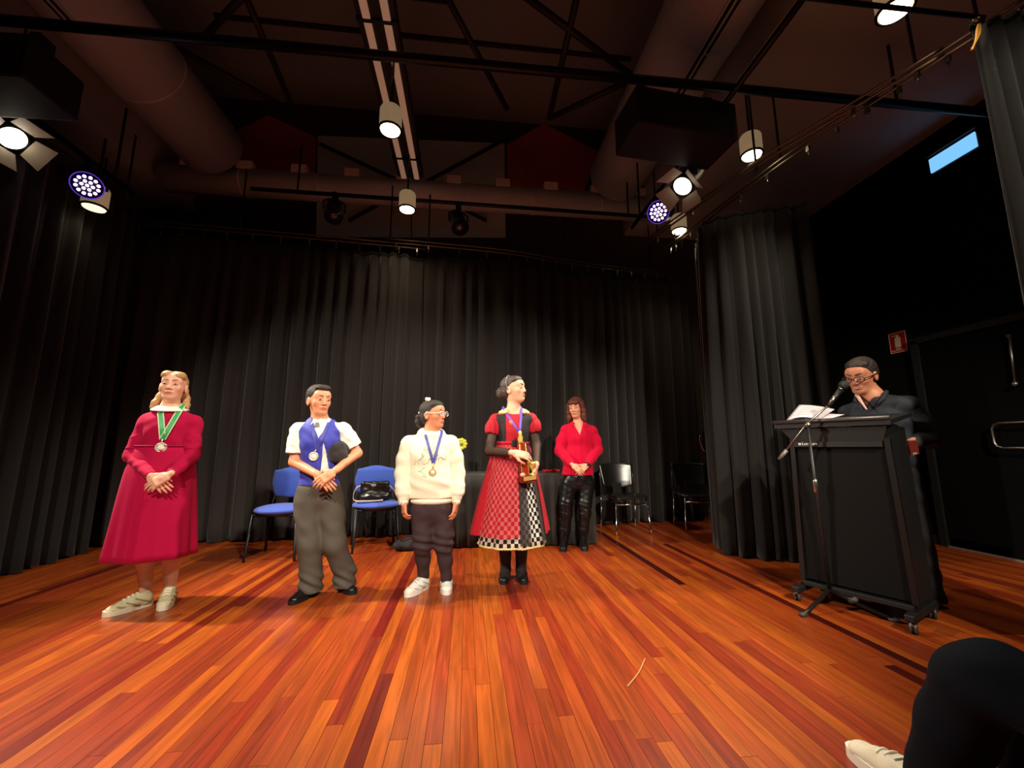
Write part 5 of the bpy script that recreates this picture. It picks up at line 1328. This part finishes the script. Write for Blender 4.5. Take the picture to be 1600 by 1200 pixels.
MB().box(wst + p.f * .124 + p.l * .0, (.05, .012, .05), p.R, .008).build('buckle', Mblk, bod, True)
MB().ell(p.hit(799, 661, .0), (.026, .008, .016), p.R @ roty(.7)).build('heart_patch', mat('patch_orange', srgb(235, 120, 50), .5, var=.1), bod, True)
Mstk = mat('stockings_black', srgb(24, 21, 23), .7, var=.05)
for (k_, a_) in ((ka, aa), (kb, ab)):
    S = SDF(.0055, .02); S.chain([k_ + Z * .1, k_ * .6 + a_ * .4 - p.f * .012, a_, a_ - Z * .06], [.066, .057, .040, .040]); p.cloth(S, 'stocking', Mstk)
for (x, tx) in ((791, 783), (814, 821)):
    q = fl(x, 899); t_ = fl(tx, 921); up = p.shoe(q, q + unit(t_ - q) * .25, Mbshoe, Mbsole, .245, .06, .043, 'shoe', collar=.058)
    d_ = unit(t_ - q); c = q + d_ * .10 + Z * .072; u_ = V3(-d_[1], d_[0], 0); MB().tube(spline([c - u_ * .04 - Z * .02, c + Z * .006, c + u_ * .04 - Z * .02], 4), .006, 6).build('strap', Mbshoe, up, True)
H = p.H; S = SDF(.0045, .015); S.ell(H(0, .03, .042), (.078, .092, .082), p.hR); S.ell(H(0, .055, -.01), (.072, .058, .065), p.hR); S.ell(H(0, -.022, .074), (.068, .060, .040), p.hR); S.ell(H(0, -.104, -.030), (.079, .084, .092), p.hR, sub=True, k=.012)
for sx in (-1, 1): S.ell(H(sx * .082, .008, -.012), (.018, .026, .036), p.hR, sub=True, k=.004)
Mhair2 = mat('hair_darkbrown_shiny', srgb(70, 56, 52), .5, var=.4, scale=70, stretch=(5, 5, 1), bump=.5, bscale=110, spec=.5)
hr = p.cloth(S, 'hair', Mhair2, lambda v: wob(v, .0005, 110, 3))
S = SDF(.0045, .01); bc = H(-.01, .115, -.012); S.ell(bc, (.040, .04, .048))
for k in range(7): a_ = k * .9; S.ell(bc + V3(.028 * math.cos(a_), .01, .034 * math.sin(a_)), (.018, .024, .018), k=.006)
p.cloth(S, 'hair_bun', Mhair2, lambda v: wob(v, .003, 130, 1), hr)
MB().tube(spline([H(-.081, .02, -.01), H(-.074, .03, .075), H(0, .035, .127), H(.074, .03, .075), H(.081, .02, -.01)], 5), .005, 6).build('hair_band', mat('band_silver', srgb(120, 108, 108), .4, .3, var=.1), hr, True)
Mpur = mat('ribbon_purple', srgb(112, 76, 196), .5, var=.06)
medal(p, (787, 640), (815, 640), (812, 676), (812.5, 689), Mpur, M_gold, 'square gold medal on a purple ribbon on the red costume dress', .022, .010, None, 'square')
# trophy in her hands
tc0 = p.P(823, 753, .20); ty = empty('trophy', tuple(tc0)); ty.rotation_euler = (.0, math.radians(-6), .25); tag(ty, 'wood and gold trophy held upright by the girl in the costume dress', 'trophy')
Mwood = mat('trophy_wood', srgb(150, 44, 18), .3, var=.25, scale=14, stretch=(8, 8, 1), coat=.4)
MB().box((0, 0, .022), (.125, .09, .044), None, .005).build('base', mat('trophy_base_red', srgb(120, 20, 20), .3, var=.15, coat=.3), ty)
MB().box((.01, -.047, .030), (.105, .006, .030)).build('plaque', M_gold, ty)
MB().prism([V3(-.050, -.03, .044), V3(.018, -.03, .044), V3(.012, -.02, .30), V3(-.040, -.02, .30)], V3(0, .045, 0)).build('column', Mwood, ty)
for x_ in (-.046, .013): MB().tube([(x_, -.033, .05), (x_ * .82, -.023, .295)], .004, 6).build('gold_edge', M_gold, ty)
fg = MB(); fg.lathe([(.012, .30), (.022, .305), (.014, .32), (.020, .345), (.012, .365), (.016, .385), (.004, .40)], (-.014, 0, 0), n=14); fg.build('figure', M_gold, ty)
cp = MB(); cp.lathe([(.022, .044), (.024, .05), (.008, .062), (.008, .085), (.028, .105), (.034, .135), (.031, .15), (.028, .135), (.02, .112)], (.052, -.015, 0), n=18); cp.build('cup', M_gold, ty)
MB().ell((-.045, -.045, .062), (.022, .018, .018)).build('ornament', mat('ornament_pearl', srgb(232, 190, 160), .35, .4, var=.1), ty)

# ================================================================== woman in the red sweater
p = Person(fl(898, 856), -6, skin_mat('skin_mature', (224, 156, 124)), 'woman in a bright red sweater and black leather trousers, standing before the table end')
hc = p.P(900, 638, .02); nk = p.P(904, 662); sa, sb = p.P(885, 673), p.P(924, 674)
ea, eb = p.P(875, 704, .02), p.P(933, 703, .02); wa, wb = p.P(895, 727, .19), p.P(917, 727, .19)
pel = p.P(903, 748); ch = p.P(904, 684)
ha, hb = p.P(890, 756), p.P(917, 756); aa, ab = fl(882, 856), fl(911, 855); aa = V3(aa[0], aa[1], .10); ab = V3(ab[0], ab[1], .10)
ka, kb = p.P(885, 796, .03), p.P(914, 796, .03)
p.head(hc, -34, 4, -4, 1.0, nk, .047, smile=1.0, brow=(90, 60, 46))
p.torso(pel, ch, nk, sa, sb, .135, .13); p.arm(sa, ea, wa, (.042, .036, .025)); p.arm(sb, eb, wb, (.042, .036, .025)); p.leg(ha, ka, aa, (.08, .055, .038)); p.leg(hb, kb, ab, (.08, .055, .038)); clasp(p, wa, wb, .03, .92, 'a')
p.build()
Mswe = mat('sweater_red', srgb(200, 0, 50), .85, var=.06, scale=40, bump=.3, bscale=160, sheen=.04, spec=.2, stretch=(3, 3, .6))
S = SDF(.0065, .04); p.torso(pel + Z * .06, ch, nk - Z * .03, sa, sb, .15, .145, S, .022); S.ell((pel + ch) / 2, (.17, .13, .18), p.R); S.cut(p.P(904, 742), -Z); S.cap(nk - Z * .02, sa, .045, .055, k=.03); S.cap(nk - Z * .02, sb, .045, .055, k=.03)
# V neck
S.tri([(lambda q_: (q_[0], q_[2]))(p.R.T @ (p.P(x_, y_, .12) - p.p0)) for x_, y_ in ((892, 652), (915, 652), (906, 680))], p.R, p.p0, -.4, .0); S.ell(nk + Z * .03, (.06, .06, .04), p.R, sub=True, k=.01)
sw_ = p.cloth(S, 'sweater', Mswe, lambda v: wob(v, .002, 18, 2) + .0015 * np.sin(np.arctan2(v[:, 1] - p.p0[1], v[:, 0] - p.p0[0]) * 14))
for (a_, b_, c_, s_) in ((sa, ea, wa, -1), (sb, eb, wb, 1)):
    S = SDF(.006, .02); S.chain([a_, (a_ + b_) / 2 + p.l * s_ * .012, b_, b_ * .5 + c_ * .5, b_ * .10 + c_ * .90], [.062, .064, .060, .052, .040]); p.cloth(S, 'sleeve', Mswe, lambda v: wob(v, .002, 28, 5), sw_)
S = SDF(.005, .01)
for sx in (-1, 1): S.chain([nk + p.R @ V3(sx * .070, .03, .02), nk + p.R @ V3(sx * .072, -.05, .0), nk + p.R @ V3(sx * .075, -.09, -.035)], [.016, .016, .008], flat=(p.R @ V3(.4 * sx, -.5, .6), .6))
p.cloth(S, 'collar', Mswe, None, sw_)
Mlt = mat('leather_trousers', srgb(15, 14, 15), .38, var=.1, bump=.2, bscale=40, spec=.35)
S = SDF(.0065, .03); S.ell(pel, (.148, .115, .135), p.R, k=.04)
for (h_, k_, a_) in ((ha, ka, aa), (hb, kb, ab)): S.chain([h_, k_ + Z * .06, k_ - Z * .04, k_ * .5 + a_ * .5], [.090, .072, .062, .058], k=.03)
p.cloth(S, 'leather_trousers', Mlt, lambda v: wob(v, .001, 40) + .003 * np.exp(-((v[:, 2] - .42) / .07) ** 2) * np.sin(v[:, 2] * 130 + v[:, 0] * 35))
for (k_, a_, tx) in ((ka, aa, 880), (kb, ab, 916)):
    S = SDF(.006, .02); S.chain([k_ * .55 + a_ * .45, k_ * .3 + a_ * .7, a_, a_ - Z * .05], [.062, .058, .045, .044]); up = p.cloth(S, 'boot_shaft', Mlt, lambda v: .0025 * np.exp(-((v[:, 2] - .22) / .06) ** 2) * np.sin(v[:, 2] * 110 + v[:, 0] * 30))
    q = V3(a_[0], a_[1], 0) - p.f * .06; t_ = fl(tx, 864); p.shoe(q, q + unit(t_ - q) * .25, Mlt, Mbsole, .25, .08, .042, 'boot')
Mhb = mat('hair_auburn', srgb(96, 46, 36), .58, var=.4, scale=60, stretch=(5, 5, 1), bump=.5, bscale=110, spec=.35)
H = p.H; S = SDF(.005, .02); S.ell(H(0, .022, .04), (.094, .104, .094), p.hR); S.ell(H(0, .05, -.03), (.092, .06, .09), p.hR)
for sx in (-1, 1):
    S.chain([H(sx * .075, -.02, .03), H(sx * .085, -.01, -.04), H(sx * .085, -.01, -.10), H(sx * .10, -.02, -.14)], [.03, .028, .030, .016])
S.ell(H(0, -.062, .062), (.066, .040, .030), p.hR); S.ell(H(0, -.10, -.035), (.058, .085, .068), p.hR, sub=True, k=.008); S.ell(H(0, -.03, -.11), (.045, .06, .05), p.hR, sub=True, k=.01)
p.cloth(S, 'hair', Mhb, lambda v: wob(v, .003, 55, 3))
S = SDF(.005, .006); d_ = unit(wb - eb); c_ = wb - d_ * .012; S.cap(c_ - d_ * .012, c_ + d_ * .012, .036, k=.003); S.cut(c_ + d_ * .014, d_); S.cut(c_ - d_ * .014, -d_)
bt = empty('bracelet', tuple(c_)); tag(bt, 'black bracelet on the wrist of the woman in the red sweater', 'bracelet'); v_, f_ = S.mesh(); link_mesh('band', v_ - c_, f_, M_rubber, bt)
MB().lathe([(.012, 0), (.012, .006)], (p.f * .036), p.f, 12).build('clasp', M_blackmetal, bt)

# ================================================================== man at the lectern
p = Person(lw(.12, .60, 0), -63, skin_mat('skin_ruddy', (222, 146, 112)), 'man with glasses in a dark shirt reading at the lectern', vox=.005)
hc = p.P(1345, 587, .12); nk = p.P(1364, 620, .06); sa, sb = p.P(1328, 646, .03), p.P(1418, 634, .0)
ea, eb = p.P(1318, 690, .05), p.P(1450, 686, -.06); wa, wb = p.P(1300, 680, .26), p.P(1424, 692, .10)
ch = p.P(1378, 664, .0); pel = V3(p.p0[0], p.p0[1], .92)
ha, hb = pel - p.l * .09 - Z * .04, pel + p.l * .09 - Z * .04; aa, ab = p.W(-.10, 0, .09), p.W(.14, .02, .09); ka, kb = (ha + aa) / 2 + p.f * .02, (hb + ab) / 2 + p.f * .02
p.head(hc, -72, 20, 4, 1.16, nk, .06, smile=3.0, teeth=True, jaw=1.15, brow=(60, 46, 40), nose=1.15)
p.torso(pel, ch, nk, sa, sb, .15, .165, depth=1.15); p.arm(sa, ea, wa, (.052, .042, .029)); p.arm(sb, eb, wb, (.052, .042, .029)); p.leg(ha, ka, aa, (.085, .06, .04)); p.leg(hb, kb, ab, (.085, .06, .04))
p.hand(wa, p.f * .9 - p.l * .2, Z, thumb=1, L=1.05, curl=.3); p.hand(wb, -Z * .75 - p.l * .45 + p.f * .3, p.l * .7 + p.f * .6, thumb=1, L=1.02, curl=.75)
p.build()
Mns = mat('shirt_navy', srgb(34, 38, 46), .75, var=.1, scale=20, bump=.12, bscale=300)
S = SDF(.0065, .05); p.torso(pel + Z * .05, ch, nk - Z * .03, sa, sb, .165, .175, S, .018, depth=1.2); S.ell((pel + ch) / 2 + p.f * .03, (.175, .15, .19), p.R)
S.cut(pel - Z * .04, -Z); S.cap(nk - Z * .03, sa, .05, .07, k=.03); S.cap(nk - Z * .03, sb, .05, .07, k=.03); S.tri([(lambda q_: (q_[0], q_[2]))(p.R.T @ (p.P(x_, y_, .14) - p.p0)) for x_, y_ in ((1326, 612), (1376, 606), (1348, 640))], p.R, p.p0, -.5, -.02)
sh = p.cloth(S, 'shirt', Mns, lambda v: wob(v, .004, 20, 4))
for (a_, b_, c_, s_) in ((sa, ea, wa, -1), (sb, eb, wb, 1)):
    S = SDF(.006, .02); S.chain([a_, (a_ + b_) / 2 + p.l * s_ * .01, b_, b_ * .5 + c_ * .5, b_ * .12 + c_ * .88], [.068, .068, .062, .052, .040]); p.cloth(S, 'sleeve', Mns, lambda v: wob(v, .003, 24, 5), sh)
Mcp = mat('collar_pink', srgb(236, 190, 182), .7, var=.05); S = SDF(.0045, .008)
S.chain([nk + p.R @ V3(-.066, .0, .035), nk + p.R @ V3(-.072, -.07, .015), nk + p.R @ V3(-.045, -.115, -.03), nk + p.R @ V3(-.008, -.14, -.10)], [.012, .013, .010, .006]); p.cloth(S, 'collar_lining', Mcp, None, sh)
S = SDF(.0045, .008)
for sx in (-1, 1): S.chain([nk + p.R @ V3(sx * .068, .05, .035), nk + p.R @ V3(sx * .084, -.04, .012), nk + p.R @ V3(sx * .080, -.09, -.03), nk + p.R @ V3(sx * .055, -.12, -.06)], [.014, .016, .015, .006])
p.cloth(S, 'collar', Mns, None, sh)
MB().ell(p.hit(1350, 637, .003), (.009, .009, .009)).build('button', M_white, sh, True)
Mdt = mat('trousers_black', srgb(18, 17, 18), .85, var=.1, bump=.12, bscale=300)
S = SDF(.007, .03); S.ell(pel, (.165, .13, .135), p.R, k=.04)
for (h_, k_, a_) in ((ha, ka, aa), (hb, kb, ab)): S.chain([h_, k_, a_ - Z * .04], [.098, .08, .072], k=.03)
S.cut(V3(0, 0, .03), -Z); p.cloth(S, 'trousers', Mdt, lambda v: wob(v, .004, 18))
for (a_) in (aa, ab): q = V3(a_[0], a_[1], 0) - p.f * .06; p.shoe(q, q + p.f * .29, Mbshoe, Mbsole, .29, .075, .047, 'shoe', lace=M_rubber)
Mgh = mat('hair_greying', srgb(52, 42, 38), .5, var=.45, scale=60, stretch=(5, 5, 1), bump=.3, bscale=90)
H = p.H; S = SDF(.0045, .015); c_ = 1.16; S.ell(H(0, .026, .040), np.array((.079, .092, .080)) * c_, p.hR); S.ell(H(0, .05, .0), np.array((.075, .062, .062)) * c_, p.hR); S.ell(H(0, -.022, .078), np.array((.062, .052, .036)) * c_, p.hR)
S.ell(H(0, -.105, -.012), np.array((.076, .088, .080)) * c_, p.hR, sub=True, k=.012); S.cut(H(0, 0, -.05), p.hR @ V3(0, -.3, -1))
for sx in (-1, 1): S.ell(H(sx * .084, .008, -.012), np.array((.018, .026, .036)) * c_, p.hR, sub=True, k=.004)
p.cloth(S, 'hair', Mgh, lambda v: wob(v, .002, 110, 3))
glasses(p, mat('frame_dark', srgb(34, 22, 20), .35, var=.05), .027, .017, Mlens, .0034, 'dark-rimmed glasses worn by the man at the lectern')
c0 = p.P(1427, 699, .16)
ph = empty('mobile_phone', tuple(c0)); tag(ph, 'small phone in a red-brown case held low by the man at the lectern', 'phone'); Rp = p.R @ rotx(.2) @ rotz(.5)
MB().box((0, 0, 0), (.05, .014, .10), Rp, .005).build('case', mat('case_brown', srgb(120, 34, 26), .5, var=.15), ph)
MB().box(Rp @ V3(0, .0076, 0), (.044, .002, .09), Rp).build('screen', mat('screen_dark', srgb(20, 18, 20), .15, var=.05), ph)
MB().box(Rp @ V3(0, -.008, -.04), (.02, .003, .012), Rp).build('button', M_silver, ph)

# ================================================================== seated person at the right edge
p = Person((1.52, .58, 0), 180, skin_mat('skin_fair', (226, 166, 138)), 'seated person in dark jeans and pale canvas shoe at the lower right corner', vox=.0075)
kA = V3(1.335, 1.03, .485); kB = V3(1.58, 1.0, .47); hA = V3(1.45, .56, .36); hB = V3(1.66, .56, .45); aA = V3(1.395, 1.235, .10); aB = V3(1.58, 1.14, .10)
pel = V3(1.53, .50, .52); ch = V3(1.53, .44, .90); nk = V3(1.53, .43, 1.10); s1, s2 = V3(1.36, .44, 1.06), V3(1.70, .44, 1.06)
p.torso(pel, ch, nk, s1, s2, .16, .15); p.head(V3(1.53, .46, 1.25), 180, 0, 0, 1.03, nk, .05)
p.S.chain([hA, kA, aA], [.08, .06, .04]); p.S.chain([hB, kB, aB], [.08, .06, .04])
e1, e2 = V3(1.30, .50, .80), V3(1.76, .50, .80); w1, w2 = V3(1.44, .72, .63), V3(1.62, .72, .63); p.arm(s1, e1, w1); p.arm(s2, e2, w2)
p.hand(w1, V3(.3, .9, -.1), V3(0, 0, 1), thumb=-1, curl=.3); p.hand(w2, V3(-.3, .9, -.1), V3(0, 0, 1), thumb=1, curl=.3)
p.build()
Mjean = mat('jeans_dark', srgb(14, 17, 24), .95, spec=.1, var=.12, scale=60, bump=.2, bscale=500)
S = SDF(.007, .03); S.ell(pel, (.18, .15, .13), k=.05)
for (h_, k_, a_) in ((hA, kA, aA), (hB, kB, aB)): S.chain([h_, k_ - V3(0, .04, 0), k_ + V3(0, .008, -.035), k_ * .5 + a_ * .5, a_ - Z * .02], [.095, .085, .086, .080, .075], k=.03)
p.cloth(S, 'jeans', Mjean, lambda v: wob(v, .002, 16, 2) + .003 * np.exp(-((v[:, 1] - .97) / .06) ** 2) * np.sin(v[:, 2] * 60 + v[:, 0] * 20))
S = SDF(.008, .04); p.torso(pel + Z * .1, ch, nk - Z * .04, s1, s2, .17, .165, S, .02); sh = p.cloth(S, 'jacket', mat('jacket_dark', srgb(30, 30, 34), .8, var=.1), lambda v: wob(v, .004, 20))
for (a_, b_, c_) in ((s1, e1, w1), (s2, e2, w2)): S = SDF(.008, .02); S.chain([a_, b_, b_ * .1 + c_ * .9], [.066, .056, .042]); p.cloth(S, 'sleeve', MATS['jacket_dark'], lambda v: wob(v, .004, 30), sh)
H = p.H; S = SDF(.006, .015); S.ell(H(0, .028, .038), (.080, .094, .084), p.hR); S.ell(H(0, .05, -.02), (.076, .062, .07), p.hR); S.ell(H(0, -.1, -.02), (.08, .085, .1), p.hR, sub=True, k=.01); p.cloth(S, 'hair', Mhair)
Mcan = mat('canvas_cream', srgb(216, 204, 178), .75, var=.06, scale=60, bump=.2, bscale=500)
q = V3(1.395, 1.19, 0); t_ = fl(1326, 1174); p.shoe(q, t_, Mcan, mat('sole_offwhite', srgb(238, 230, 212), .6, var=.03), .30, .075, .052, lace=Mlace1)
q = V3(1.60, 1.06, 0); p.shoe(q, q + V3(.06, .28, 0), Mcan, MATS['sole_offwhite'], .285, .075, .05, lace=Mlace1)
ac = empty('audience_chair', (1.53, .46, 0), math.pi); tag(ac, 'plain dark chair under the seated person at the lower right', 'chair')
S = SDF(.009, .02); S.box((0, -.02, .385), (.22, .22, .022), None, .02); sdf_local(S, 'seat', Mchairblk, ac)
S = SDF(.009, .02); S.box((0, .25, .68), (.2, .015, .15), rotx(-.1), .015); sdf_local(S, 'backrest', Mchairblk, ac)
for sx in (-.2, .2):
    MB().tube([(sx, -.18, .37), (sx, -.2, .004)], .012, 8).build('leg', M_blackmetal, ac); MB().tube([(sx, .19, .37), (sx, .23, .004)], .012, 8).build('leg', M_blackmetal, ac)
    MB().tube([(sx, .18, .37), (sx, .25, .62)], .011, 8).build('back_post', M_blackmetal, ac)
